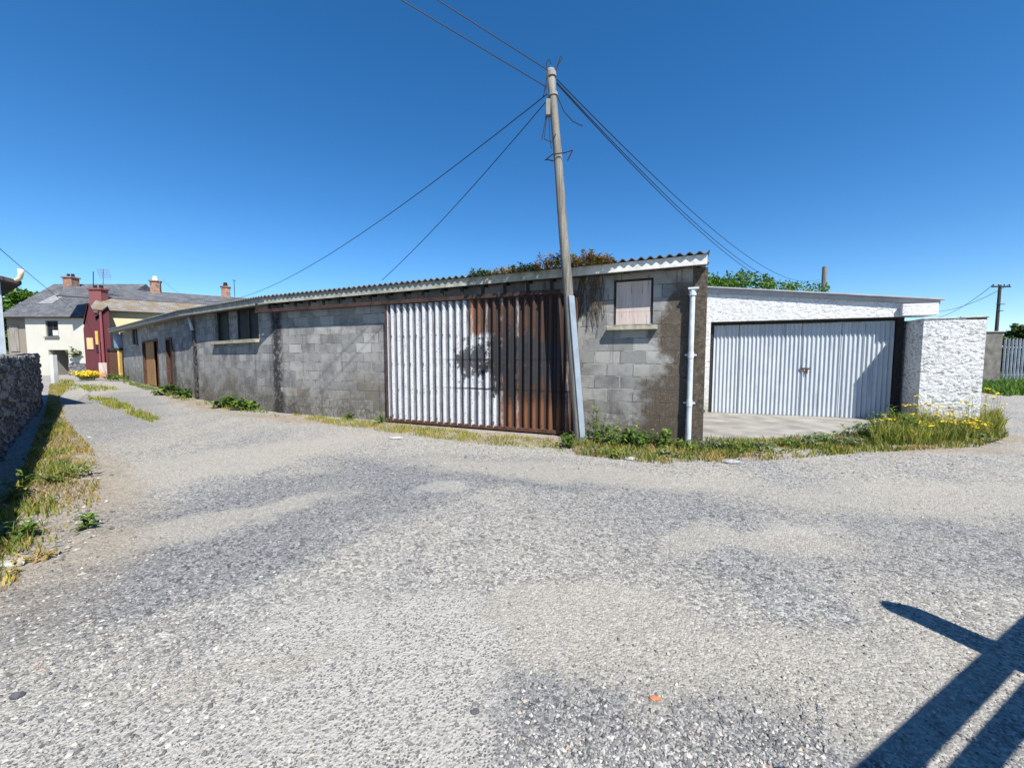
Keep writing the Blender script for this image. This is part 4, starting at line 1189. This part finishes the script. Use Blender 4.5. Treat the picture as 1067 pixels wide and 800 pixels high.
def tpole(px, ybase, ytop, Y, lab, arm):
    b = at(px, 373, Y); z1 = Z(ytop, Y)
    o = empty('utility_pole', (b.x, Y, 0), lab, 'pole')
    m = MB(); m.tube([(b.x, Y, 0), (b.x, Y, z1)], [.2, .15], 10); m.build('shaft', MAT['pole_wood'] if not arm else plain('dark_pole', (.06, .055, .05), .9), o)
    if arm:
        m = MB(); m.abox(b.x - 1.15, b.x + 1.15, Y - .2, Y - .06, z1 - .3, z1 - .14)
        m.build('crossarm', MAT['black_wood'], o)
        m = MB()
        for dx in (-1.0, -.35, .35, 1.0): m.tube([(b.x + dx, Y - .13, z1 - .139), (b.x + dx, Y - .13, z1 + .08)], .05, 6)
        for dz, dx in ((2.4, .55), (3.2, -.4)): m.tube([(b.x - abs(dx), Y - .2, z1 - dz), (b.x + abs(dx), Y - .2, z1 - dz)], .05, 6)
        m.build('insulator', MAT['cable'], o)
    return o
tpole(854.5, 303, 278, 30, 'plain timber pole rising behind the white garage roof', False)
tp2 = tpole(1036, 345, 297, 50, 'distant timber power pole with a crossarm at the right edge', True)
for k, (dx, zz) in enumerate(((-1.0, 0), (1.0, .0))):
    b = Vector((at(1036, 373, 50).x + dx, 49.87, Z(297, 50) + .05))
    cable(b, at(965, 333 - 8 * k, 75), 1.0, 'thin distant power line left of the crossarm pole, ' + ('lower strand' if k == 0 else 'upper strand'), r=.03)

# ------------------------------------------------------------------ vegetation
def leaf(m, base, d, nrm, L, w, fold=.25, droop=.2):
    d = d.normalized(); s = d.cross(nrm)
    if s.length < 1e-4: s = Vector((1, 0, 0))
    s.normalize(); up = s.cross(d)
    mid = base + d * (L * .5) + up * (L * .06); tip = base + d * L - Vector((0, 0, droop * L))
    a = mid + s * w + up * (w * fold); b = mid - s * w + up * (w * fold)
    m.add([base, a, tip, b, mid], [(0, 1, 4), (1, 2, 4), (2, 3, 4), (3, 0, 4)])
def rv(k=1.0): return Vector((R.uniform(-1, 1), R.uniform(-1, 1), R.uniform(-1, 1))) * k
def weed_clump(m, c, r, h, n, L=.09, w=.022, stems=None):
    ns = stems or max(3, n // 9)
    for i in range(ns):
        a = R.uniform(0, 6.283); q = R.random() ** .6
        b = c + Vector((math.cos(a), math.sin(a), 0)) * r * q * .6
        tpv = b + Vector((math.cos(a) * r * q * .7 + R.uniform(-.03, .03), math.sin(a) * r * q * .7, h * (1 - .55 * q) * R.uniform(.7, 1.05)))
        m.tube([b, b.lerp(tpv, .5) + Vector((0, 0, .02)), tpv], [.004, .0035, .002], 4, False)
        for k in range(max(3, n // ns)):
            t = R.uniform(.12, 1.0); p = b.lerp(tpv, t); aa = R.uniform(0, 6.283)
            dd = Vector((math.cos(aa), math.sin(aa), R.uniform(-.1, .8)))
            leaf(m, p, dd, Vector((0, 0, 1)), L * R.uniform(.6, 1.35), w * R.uniform(.7, 1.3), droop=R.uniform(0, .4))
def blades(m, pts, h, w, lean=.5):
    for p, hh in pts:
        a = R.uniform(0, 6.283); s = Vector((math.cos(a), math.sin(a), 0)); b_ = R.uniform(0, 6.283)
        l = Vector((math.cos(b_), math.sin(b_), 0)) * R.uniform(.1, lean) * hh
        p = Vector(p); ww = w * R.uniform(.6, 1.4)
        m1 = p + l * .35 + Vector((0, 0, hh * .55)); t = p + l + Vector((0, 0, hh * R.uniform(.75, 1)))
        m.add([p - s * ww, p + s * ww, m1 + s * ww * .7, m1 - s * ww * .7, t], [(0, 1, 2, 3), (3, 2, 4)])
def inpoly(x, y, poly):
    c = False; n = len(poly); j = n - 1
    for i in range(n):
        xi, yi = poly[i]; xj, yj = poly[j]
        if (yi > y) != (yj > y) and x < (xj - xi) * (y - yi) / (yj - yi) + xi: c = not c
        j = i
    return c
def scatter(pix, density, thr=0.0, nsc=1.2, seed=0.0):
    poly = [xy(*p) for p in pix]
    x0 = min(p[0] for p in poly); x1 = max(p[0] for p in poly); y0 = min(p[1] for p in poly); y1 = max(p[1] for p in poly)
    n = int((x1 - x0) * (y1 - y0) * density); out = []
    for _ in range(n):
        x, y = R.uniform(x0, x1), R.uniform(y0, y1)
        if not inpoly(x, y, poly): continue
        v = mnoise.noise((x * nsc + seed, y * nsc, seed)) + .5 * mnoise.noise((x * nsc * 3, y * nsc * 3, seed + 7))
        if v < thr + R.uniform(-.15, .15): continue
        out.append((x, y, v))
    return out
GREEN = [(.035, .075, .012), (.07, .12, .02), (.11, .155, .03), (.15, .17, .04)]
DRY = [(.17, .15, .04), (.27, .21, .08), (.36, .28, .13), (.20, .11, .04)]
F_grass = foliage('grass_green', GREEN + [(.24, .22, .07)])
F_lime = foliage('grass_lime', [(.10, .15, .02), (.16, .20, .03), (.24, .24, .05), (.32, .28, .10)])
F_dry = foliage('grass_dry', DRY)
F_weed = foliage('weed_green', [(.03, .075, .015), (.055, .115, .02), (.10, .17, .03), (.14, .19, .05)])
F_grey = foliage('weed_greyish', [(.06, .10, .05), (.12, .16, .09), (.18, .21, .14)])
F_red = foliage('rust_red_leaves', [(.10, .13, .03), (.20, .09, .035), (.34, .12, .04), (.30, .22, .07), (.09, .13, .03), (.16, .18, .05)])
F_yel = foliage('yellow_petals', [(.75, .55, .02), (.85, .66, .04)], .15)
F_tree = foliage('tree_leaves', [(.03, .06, .012), (.05, .095, .02), (.085, .135, .03), (.11, .16, .04)], .3)
F_hill = foliage('bright_tree_leaves', [(.035, .08, .012), (.07, .15, .02), (.12, .22, .03)], .3)
F_dark = foliage('hedge_leaves', [(.018, .04, .01), (.035, .065, .015), (.06, .09, .02)], .2)
BARK = plain('bark', (.09, .07, .05), .95, .4, 8, bump=.6)

def grass(name, pix, dens, h0, h1, w, mat, lab, thr=0.0, nsc=1.2, seed=0.0, z=0.0, lean=.7):
    m = MB(); pts = [((x, y, z), R.uniform(h0, h1) * (.7 + .6 * max(0, min(1, v + .4)))) for x, y, v in scatter(pix, dens, thr, nsc, seed)]
    blades(m, pts, 1, w, lean)
    return tag(m.build(name, mat), lab, 'grass', kind='stuff')
# in front of the shed door and wall
edge_door = [(300, 431), (405, 441), (500, 452), (600, 460), (600, 472), (500, 463), (400, 450), (330, 440)]
grass('grass', edge_door, 900, .03, .09, .005, F_lime, 'sparse yellow green grass along the foot of the shed wall and door', -.05, 1.6)
grass('dry_grass', edge_door, 700, .02, .06, .005, F_dry, 'short straw coloured grass before the sliding door', .0, 2.0, 3.0)
edge_r = [(585, 457), (650, 459), (735, 464), (735, 480), (690, 484), (600, 474)]
grass('grass', edge_r, 1000, .04, .13, .006, F_grass, 'thick weedy grass at the foot of the right shed wall', -.35, 1.5, 5)
grass('dry_grass', edge_r, 1500, .02, .07, .006, F_dry, 'brown dying grass edging the gravel by the right shed wall', -.1, 1.5, 6)
edge_g = [(735, 460), (800, 459), (893, 453), (930, 447), (950, 445), (1025, 440), (1046, 444), (1050, 455), (1020, 466), (900, 472), (800, 480), (735, 482)]
grass('grass', edge_g, 900, .04, .14, .006, F_grass, 'weedy green grass in front of the concrete apron and stub wall', -.05, 1.3, 8)
grass('grass', edge_g, 700, .03, .12, .006, F_lime, 'yellowish grass mixed along the verge before the garage', -.05, 1.3, 9)
grass('dry_grass', edge_g, 1500, .02, .07, .006, F_dry, 'dry brown grass along the gravel edge before the garage', -.05, 1.6, 11)
edge_b = [(905, 452), (950, 444), (1020, 440), (1040, 436), (1047, 444), (1035, 458), (960, 464), (910, 464)]
grass('tall_grass', edge_b, 1700, .12, .42, .006, F_lime, 'tall yellow green grass round the foot of the stub wall', -.15, 1.5, 12, lean=.5)
grass('tall_grass', edge_b, 900, .08, .28, .007, F_grass, 'tall dark green grass mixed at the foot of the stub wall', -.1, 1.5, 13, lean=.5)
# left verge along the stone wall
left_v = [(-20, 640), (40, 585), (105, 520), (98, 470), (70, 440), (62, 415), (75, 400), (52, 400), (48, 425), (20, 500), (-30, 580)]
left_in = [(-20, 620), (30, 575), (75, 500), (72, 455), (60, 430), (50, 425), (20, 500), (-30, 580)]
grass('dry_grass', left_v, 1300, .02, .07, .005, F_dry, 'patchy orange brown dry grass on the left verge', -.12, 1.3, 15)
grass('grass', left_in, 1100, .04, .13, .005, F_grass, 'patchy green grass along the foot of the dark stone wall', -.02, 1.5, 16)
grass('grass', left_v, 500, .03, .10, .005, F_lime, 'yellow green grass tufts on the left verge', .12, 1.8, 17)
# strips in the lane and along the far shed stretches
grass('grass', [(92, 413), (118, 416), (168, 437), (158, 441), (112, 424), (90, 416)], 500, .05, .15, .008, F_lime, 'yellow green grass strip growing down the middle of the lane', -.05, .9, 19)
grass('grass', [(80, 402), (120, 404), (128, 407), (90, 408)], 120, .08, .18, .012, F_lime, 'far grassy strip across the lane near the maroon house', -.2, .6, 20)
grass('grass', [(60, 396), (76, 397), (84, 404), (60, 412)], 120, .06, .2, .012, F_lime, 'grass beside the lane past the end of the stone wall', -.1, .6, 21)
grass('grass', [(130, 396), (165, 406), (205, 417), (290, 431), (290, 435), (200, 421), (150, 406), (128, 399)], 260, .05, .2, .008, F_grass, 'green grass along the foot of the far shed wall', -.05, .9, 22)
grass('grass', [(1020, 387), (1100, 386), (1120, 409), (1050, 413), (1022, 409)], 160, .15, .45, .02, F_hill, 'bright green grass verge below the steel palisade', -.6, .5, 23)

def weed(px, py, r, h, n, mat, lab, L=.09, w=.022, cat='weed', name='weed', pos=None, stems=None, group=None):
    c = pos or G(px, py); m = MB()
    weed_clump(m, c, r, h, n, L, w, stems)
    return tag(m.build(name, mat), lab, cat, group)
weed(622, 459, .20, .75, 130, F_weed, 'tall leafy weed climbing the wall just right of the telegraph pole')
weed(590, 466, .26, .30, 110, F_weed, 'low leafy weed at the left foot of the telegraph pole')
weed(640, 463, .30, .42, 170, F_weed, 'broad leafy weed clump right of the pole foot', .11, .03)
weed(668, 464, .26, .40, 150, F_weed, 'leafy weed clump below the boarded window', .12, .032)
weed(688, 465, .22, .36, 120, F_weed, 'leafy weed clump between boarded window and downpipe', .11, .03)
weed(712, 468, .18, .22, 80, F_weed, 'small weed clump at the foot of the white downpipe')
weed(745, 468, .22, .20, 90, F_grey, 'greyish weed just right of the shed corner')
weed(775, 469, .28, .22, 130, F_weed, 'low weed clump at the left edge of the apron')
weed(838, 463, .28, .20, 130, F_grey, 'low greyish weed clump in front of the garage apron')
weed(862, 462, .25, .24, 110, F_weed, 'green weed clump before the right half of garage door')
weed(905, 457, .32, .42, 220, F_weed, 'bushy green weed at the right end of the apron', .10, .026)
weed(930, 452, .34, .62, 260, F_weed, 'tall bushy green weed in front of the dark door jamb', .10, .026)
weed(948, 456, .28, .45, 180, F_weed, 'bushy green weed at the left foot of the stub wall', .10, .024)
weed(748, 434, .12, .25, 40, F_weed, 'tiny weed at the left foot of the garage wall', pos=SG.P(-.3, .0, FO + .06))
weed(238, 424, .35, .42, 160, F_weed, 'leafy green weed below the four-light window', .2, .05)
weed(256, 427, .35, .36, 140, F_weed, 'leafy green weed right of the four-light window sill', .2, .05)
weed(178, 411, .45, .45, 170, F_weed, 'leafy weed patch at the foot of narrow dark door', .24, .06)
weed(192, 414, .45, .40, 150, F_weed, 'leafy weed patch left of the broken downpipe', .24, .06)
weed(133, 396, .5, .6, 120, F_weed, 'weed clump at the far end of the block shed', .24, .06)
weed(120, 397, .5, .6, 120, F_weed, 'weed clump before the rusty yard gate', .24, .06)
weed(398, 441, .16, .24, 70, F_weed, 'small green weed at the left foot of sliding door')
weed(362, 437, .18, .20, 70, F_weed, 'small green weed along the block wall left of the sliding door')
weed(8, 565, .13, .2, 70, F_weed, 'dark green leafy weed by the stone wall at the left edge')
weed(62, 500, .26, .26, 130, F_grass, 'bright green tuft of weed in the middle of the left verge', .10, .014)
weed(18, 520, .2, .3, 90, F_grass, 'green weed tuft against the shaded stone wall', .10, .016)
weed(90, 549, .07, .12, 30, F_weed, 'tiny dark green weed on the gravel edge of the left verge')
weed(28, 590, .14, .09, 60, F_dry, 'low dry yellowish weed near the white stone', .05, .010)
weed(0, 0, .32, 1.0, 90, F_weed, 'ivy clump hanging on the white house beside its archway', .28, .09, 'ivy', 'ivy', pos=ivy_at + Vector((.45, -.25, -.3)))
for (px, py, r_, h_, n_, mt_, lb_) in ((690, 476, .2, .12, 60, F_grey, 'low greyish weed at the gravel edge below downpipe'), (640, 474, .22, .12, 70, F_lime, 'low yellow green weed at the gravel edge right of the pole'),
        (800, 470, .25, .16, 90, F_grey, 'low greyish weed before the left half of the garage door'), (820, 466, .2, .15, 70, F_weed, 'low green weed before the middle of the garage door'), (885, 464, .25, .2, 110, F_grey, 'greyish weed in the verge below the garage door shadow'), (1022, 460, .2, .16, 70, F_grey, 'greyish weed at the gravel bend right of the stub wall')):
    weed(px, py, r_, h_, n_, mt_, lb_)
# yellow flowering shrub at the maroon house
def flowers(c, r, h, ns, lab, cat='wildflower', group=None, hs=.03, name='wildflower', leafn=8):
    o = empty(name, tuple(c), lab, cat, group); m = MB(); f = MB()
    for i in range(ns):
        a = R.uniform(0, 6.283); q = R.random() ** .5
        b = c + Vector((math.cos(a), math.sin(a), 0)) * r * q * .5; t = b + Vector((math.cos(a) * r * .6 * q + R.uniform(-.08, .08), math.sin(a) * r * .6 * q, h * R.uniform(.6, 1.0)))
        m.tube([b, b.lerp(t, .5), t], [.004, .003, .002], 4, False)
        for k in range(leafn):
            p = b.lerp(t, R.uniform(.05, .85)); aa = R.uniform(0, 6.283)
            leaf(m, p, Vector((math.cos(aa), math.sin(aa), .6)), Vector((0, 0, 1)), R.uniform(.05, .12) * hs / .03, .008 * hs / .03)
        f = MB()
        for k in range(R.randint(4, 9)):
            p = t + Vector((R.uniform(-1.6, 1.6) * hs, R.uniform(-1.6, 1.6) * hs, R.uniform(-.6, .6) * hs))
            m.tube([t - Vector((0, 0, 1.6 * hs)), p], .0015, 3, False)
            nn = 7; s = hs * R.uniform(.35, .6); tl_ = rv(.4) + Vector((0, 0, 1)); tl_.normalize()
            ux = tl_.orthogonal().normalized(); uy = tl_.cross(ux)
            f.add([p + tl_ * s * .3] + [p + (ux * math.cos(6.283 * j / nn) + uy * math.sin(6.283 * j / nn)) * s for j in range(nn)], [(0, 1 + j, 1 + (j + 1) % nn) for j in range(nn)])
        f.build('flower_head', F_yel, o)
    m.build('stem', F_lime, o)
    return o
flowers(G(92, 396.5), .62, .6, 46, 'bright yellow flowering shrub at the foot of the maroon house', 'shrub', hs=.11, name='flowering_shrub')
for (px, py, h, lab) in ((952, 452, .62, 'tall yellow wildflower at the left corner of the stub wall'), (968, 452, .72, 'tallest yellow wildflower before the left half of the stub wall'), (982, 453, .42, 'short yellow wildflowers before the middle of the stub wall'),
                         (995, 452, .60, 'tall yellow wildflower before the right half of the stub wall'), (1008, 452, .78, 'tall thin yellow wildflower near the right edge of the stub wall'), (1000, 458, .34, 'low yellow wildflowers at the front of the stub wall verge'),
                         (1024, 446, .95, 'tall yellow wildflower just right of the stub wall'), (1034, 448, .80, 'yellow wildflower at the outer end of the verge'), (1018, 455, .38, 'low golden wildflowers on the verge by the gravel bend'), (915, 456, .40, 'yellow flowered weed at the right end of the apron'), (968, 458, .33, 'low yellow wildflowers left of the stub wall middle'), (984, 449, .36, 'small bright yellow wildflowers against the stub wall')):
    flowers(G(px, py), .16, h, 7, lab, hs=.028)
# plants rooted on the roof edge
def roof_plant(px, r, h, n, mat, lab, L=.07, w=.02, off=.34):
    u, z = S1.hit(px, 285, off); zz = zt1(u) + .13 - .01
    m = MB(); c = S1.P(u, zz, off)
    for i in range(n):
        a = R.uniform(-1, 1); b = c + S1.d * a * r + S1.n * R.uniform(-.15, .10)
        hh = h * (1 - .6 * a * a) * R.uniform(.4, 1.0)
        t = b + S1.d * R.uniform(-.08, .08) + S1.n * R.uniform(-.02, .08) + Vector((0, 0, hh))
        m.tube([b, t], [.004, .002], 4, False)
        for k in range(7):
            p = b.lerp(t, R.uniform(.2, 1.0)); aa = R.uniform(0, 6.283)
            leaf(m, p, Vector((math.cos(aa), math.sin(aa), R.uniform(-.2, .9))), Vector((0, 0, 1)), L * R.uniform(.6, 1.3), w * R.uniform(.7, 1.2), droop=.1)
    return tag(m.build('roof_plant', mat), lab, 'plant')
roof_plant(500, .22, .16, 34, F_weed, 'small green plant on the shed roof edge, leftmost of the roof plants')
roof_plant(527, .34, .14, 40, F_dry, 'straw coloured tuft on the shed roof edge above the rusty door')
roof_plant(548, .28, .15, 44, F_dark, 'dark green plant on the roof edge left of the pole')
roof_plant(575, .30, .30, 70, F_red, 'reddish green bushy plant on the roof edge just left of the pole')
roof_plant(590, .16, .42, 26, F_lime, 'tall yellow green plant on the roof right behind the pole')
roof_plant(612, .26, .30, 80, F_red, 'rust red bushy plant on the roof edge right of the pole')
roof_plant(626, .18, .20, 36, F_red, 'small reddish plant on the roof, rightmost of the roof plants')
m = MB(); pts = []
for _ in range(500):
    px = R.uniform(483, 634); u, z = S1.hit(px, 285, .1); pts.append((S1.P(u, zt1(u) + .14, R.uniform(-.1, .2)), R.uniform(.05, .28)))
blades(m, pts, 1, .003, .6)
tag(m.build('roof_grass', F_dry), 'thin dry grass stems growing along the shed roof edge', 'grass', kind='stuff')

def tree(name, base, top, rx, n, mat, lab, cat='tree', leafs=.35, clumps=16, group=None, trunk=True, zlow=.25, ry=None):
    H = top; c = Vector(base); o = empty(name, tuple(c), lab, cat, group); ry = ry or rx
    t = MB()
    t.tube([c, c + Vector((.05, 0, H * .3)), c + Vector((-.05, .1, H * .62))], [H * .03 + .05, H * .022 + .03, H * .012], 8)
    cl = []
    for i in range(clumps):
        a = R.uniform(0, 6.283); q = R.random() ** .5; zz = R.uniform(zlow, 1.0)
        env = math.sin(math.pi * min(1, (zz - zlow * .6) / (1.02 - zlow * .6))) ** .6
        p = c + Vector((math.cos(a) * rx * q * env, math.sin(a) * ry * q * env, H * (zz * .95)))
        cl.append((p, R.uniform(.16, .34) * rx))
        st = c + Vector((0, 0, H * R.uniform(.25, .6)))
        t.tube([st, st.lerp(p, .5) + Vector((0, 0, -.1 * H * .3)), p], [H * .010 + .012, H * .007 + .008, .01], 5, False)
    t.build('trunk', BARK, o)
    m = MB(); per = n // clumps
    for p, r in cl:
        for k in range(per):
            v = rv(); 
            while v.length > 1: v = rv()
            v = v * (v.length ** -.3 if v.length > .01 else 1)
            v.z *= .75
            leaf(m, p + v * r, rv() + Vector((0, 0, .2)), rv(), leafs * R.uniform(.6, 1.3), leafs * .32, droop=.15)
    m.build('crown', mat, o)
    return o
for (px, ytop, Y, rx, lab) in ((-6, 303, 60, 5.0, 'leafy green tree at the far left edge behind the outbuilding'), (16, 301, 64, 5.5, 'round green tree between the outbuilding and the slate roof'), (34, 303, 66, 5.0, 'green tree showing just above the slope of the slate roof'), (50, 304, 70, 4.5, 'green tree mostly hidden behind the white house roof')):
    b = at(px, 373, Y); tree('broadleaf_tree', (b.x, Y, 0), Z(ytop, Y), rx, 5200, F_hill, lab, leafs=.6, clumps=34, zlow=.15)
for (px, ytop, Y, rx, n_, lab) in ((737, 279, 17, 1.1, 500, 'sparse treetop showing right of the shed corner'), (772, 284, 22, 2.2, 1500, 'small treetop showing over the middle of the garage roof'), (806, 286, 24, 2.0, 1500, 'loose pale treetop left of the plain timber pole'), (838, 281, 25, 2.0, 1500, 'largest treetop directly beside the plain timber pole')):
    b = at(px, 373, Y); tree('broadleaf_tree', (b.x, Y, 0), Z(ytop, Y), rx, n_ * 2, F_hill, lab, leafs=.2, clumps=26, zlow=.45)
hb = at(1062, 373, 32)
tree('hedge_bush', (hb.x, 32, 0), Z(342, 32), 2.6, 4000, F_dark, 'dark green bush rising behind the steel palisade', 'bush', .35, 30, zlow=.1)
hb = at(1100, 373, 33)
tree('hedge_bush', (hb.x, 33, 0), Z(338, 33), 3.2, 4000, F_dark, 'dark green bush at the right edge beyond the palisade', 'bush', .35, 30, zlow=.1)

# ------------------------------------------------------------------ stones and scraps on the gravel
def rock(px, py, r, mat, name, lab, cat, sq=(1, .7, .5), pos=None):
    c = pos or G(px, py); m = MB(); vs = []; n1, n2 = 9, 6
    import bmesh
    bm = bmesh.new(); bmesh.ops.create_icosphere(bm, subdivisions=2, radius=1)
    for v in bm.verts:
        d = 1 + .35 * mnoise.noise(v.co * 1.3 + Vector((px * .1, py * .1, 0)))
        v.co = Vector((v.co.x * sq[0], v.co.y * sq[1], v.co.z * sq[2])) * (r * d)
    m.add([v.co + c + Vector((0, 0, r * sq[2] * .55)) for v in bm.verts], [tuple(v.index for v in f.verts) for f in bm.faces]); bm.free()
    return tag(m.build(name, mat, smooth=False), lab, cat)
ST_D = plain('dark_stone', (.07, .072, .078), .9, .3, 30); ST_G = plain('grey_stone', (.25, .25, .25), .9, .3, 30); ST_W = plain('white_stone', (.33, .325, .31), .9, .2, 20)
rock(495, 742, .018, ST_D, 'stone', 'dark stone lying alone on the pale worn tarmac', 'stone')
rock(18, 726, .025, ST_D, 'stone', 'dark stone on the gravel near the left bottom corner', 'stone')
rock(14, 588, .065, ST_W, 'stone', 'pale flat stone at the near end of left verge', 'stone', (1.3, .8, .35))
rock(683, 728, .022, plain('orange_brick', (.42, .13, .06), .9, .2, 20), 'brick_fragment', 'orange brick fragment lying on the gravel', 'brick', (1.2, .5, .4))
rock(413, 457, .09, ST_W, 'stone', 'pale flat stone on the road edge left of the rusty door', 'stone', (1.3, .7, .3))
rock(40, 497, .05, ST_W, 'stone', 'small whitish stone on the left verge', 'stone', (1.3, .9, .5))
rock(790, 742, .016, ST_W, 'stone', 'small cream stone on the gravel right of the brick fragment', 'stone')
rock(762, 482, .10, ST_G, 'stone', 'flat grey stone in the grass near the shed corner', 'stone', (1.3, .8, .3))
rock(657, 479, .07, ST_W, 'stone', 'pale stone half hidden at the grass edge below the boarded window', 'stone', (1.4, .8, .4))
m = MB()
t0_ = G(85, 468)
# loose chippings: real stones near the camera
def chips(n, zone, s0, s1):
    vs = []; 
    base = [(1, 0, 0), (-1, 0, 0), (0, 1, 0), (0, -1, 0), (0, 0, 1), (0, 0, -1)]
    F8 = [(0, 2, 4), (2, 1, 4), (1, 3, 4), (3, 0, 4), (2, 0, 5), (1, 2, 5), (3, 1, 5), (0, 3, 5)]
    k = 0
    while k < n:
        px, py = zone()
        p = G(px, py)
        s = s0 + (s1 - s0) * R.random() ** 3
        a = R.uniform(0, 6.283); ca, sa = math.cos(a), math.sin(a)
        sx, sy, sz = s * R.uniform(.7, 1.3), s * R.uniform(.5, 1), s * R.uniform(.35, .75)
        q = []
        for b in base:
            x, y, z = b[0] * sx + R.uniform(-.3, .3) * s, b[1] * sy + R.uniform(-.3, .3) * s, b[2] * sz + R.uniform(-.15, .15) * s
            q.append((p.x + x * ca - y * sa, p.y + x * sa + y * ca, z + sz * .45))
        chipm.add(q, F8); k += 1
chipm = MB()
chips(5000, lambda: (R.uniform(520, 860), 800 - abs(R.gauss(0, 45))), .003, .013)
chips(4500, lambda: (R.gauss(110, 110), R.gauss(680, 55)), .004, .015)
chips(6000, lambda: (R.uniform(-20, 1090), R.uniform(470, 830)), .003, .012)
chips(9000, lambda: (R.uniform(-20, 1090), 830 - abs(R.gauss(0, 130))), .002, .007)
chips(1500, lambda: (R.gauss(60, 25), R.gauss(490, 45)), .006, .025)
chips(1500, lambda: (R.uniform(300, 1040), R.gauss(480, 8)), .006, .02)
g = NM('loose_chippings', .9, .2)
g.color(g.ramp(g.rnd(), [(0, (.08, .082, .085)), (.4, (.19, .19, .19)), (.8, (.31, .30, .28)), (.97, (.44, .42, .39)), (1, (.34, .24, .17))]))
tag(chipm.build('gravel', g.m), 'loose grey chippings scattered over the worn yard surface', 'gravel', kind='stuff')

# ------------------------------------------------------------------ post-and-rail barrier just outside the frame (its shadow falls into the picture)
k_ = 1 / math.tan(rad(SUN_EL)); sh = Vector((math.sin(rad(SUN_AZ)), math.cos(rad(SUN_AZ)), 0)) * k_
def caster(px, py, h):
    p = G(px, py); return Vector((p.x, p.y, 0)) + sh * h + Vector((0, 0, h))
H1, H2 = 1.12, .95
r0 = caster(925, 800, H1); r1 = caster(1047, 682, H1); rd = (r1 - r0); rd.z = 0; rd.normalize()
bar = empty('timber_barrier', (r1.x, r1.y, 0), 'timber post and rail barrier casting the shadow at the bottom right', 'barrier')
nrm = Vector((rd.y, -rd.x, 0))
s0 = r0 - rd * .40; s1 = r1 + rd * 3.4
for h in (H1, H2):
    m = MB(); a = Vector((s0.x, s0.y, h)); b = Vector((s1.x, s1.y, h)); m.box((a + b) / 2, (b - a) / 2, nrm * .014, (0, 0, .060 if h == H1 else .046)); m.build('rail', MAT['barrier_wood'], bar, bevel=.008)
for pos_, top_ in ((r1, 1.49), (s0 + rd * .04, 1.12), (s1 - rd * .05, 1.49)):
    m = MB(); c = Vector((pos_.x, pos_.y, 0)) + nrm * -.115
    pts = [c + Vector((0, 0, -.05)), c + Vector((0, 0, top_ * .6)), c + Vector((.02, .01, top_ - .10)), c + Vector((-.02, 0.0, top_))]
    m.tube(pts, [.105, .10, .092, .062], 12); m.build('post', MAT['barrier_wood'], bar)

# ------------------------------------------------------------------ light
world = bpy.data.worlds.new('World'); scene.world = world; world.use_nodes = True
nt = world.node_tree; nt.nodes.clear()
sky = nt.nodes.new('ShaderNodeTexSky'); sky.sky_type = 'NISHITA'; sky.sun_disc = False
sky.sun_elevation = rad(SUN_EL); sky.sun_rotation = rad(SUN_AZ); sky.altitude = 20; sky.air_density = .85; sky.dust_density = .05; sky.ozone_density = 4.0
bg = nt.nodes.new('ShaderNodeBackground'); bg.inputs[1].default_value = .095
wo = nt.nodes.new('ShaderNodeOutputWorld')
hs_ = nt.nodes.new('ShaderNodeHueSaturation'); hs_.inputs["Saturation"].default_value = 1.28; nt.links.new(sky.outputs[0], hs_.inputs['Color']); nt.links.new(hs_.outputs[0], bg.inputs[0]); nt.links.new(bg.outputs[0], wo.inputs[0])
sl_ = bpy.data.lights.new('sun', 'SUN'); sl_.energy = 4.9; sl_.angle = rad(.53); sl_.color = (1.0, .955, .87)
so = bpy.data.objects.new('sun', sl_); so.location = (8, -10, 20); so.rotation_euler = (-SUN).to_track_quat('-Z', 'Y').to_euler(); COL.objects.link(so)
vs_ = scene.view_settings
vs_.view_transform = 'Standard'; vs_.look = 'None'; vs_.exposure = 0.9; vs_.gamma = 1.0; vs_.use_curve_mapping = False
scene.render.engine = 'CYCLES'
scene.cycles.use_denoising = True
scene.cycles.max_bounces = 6
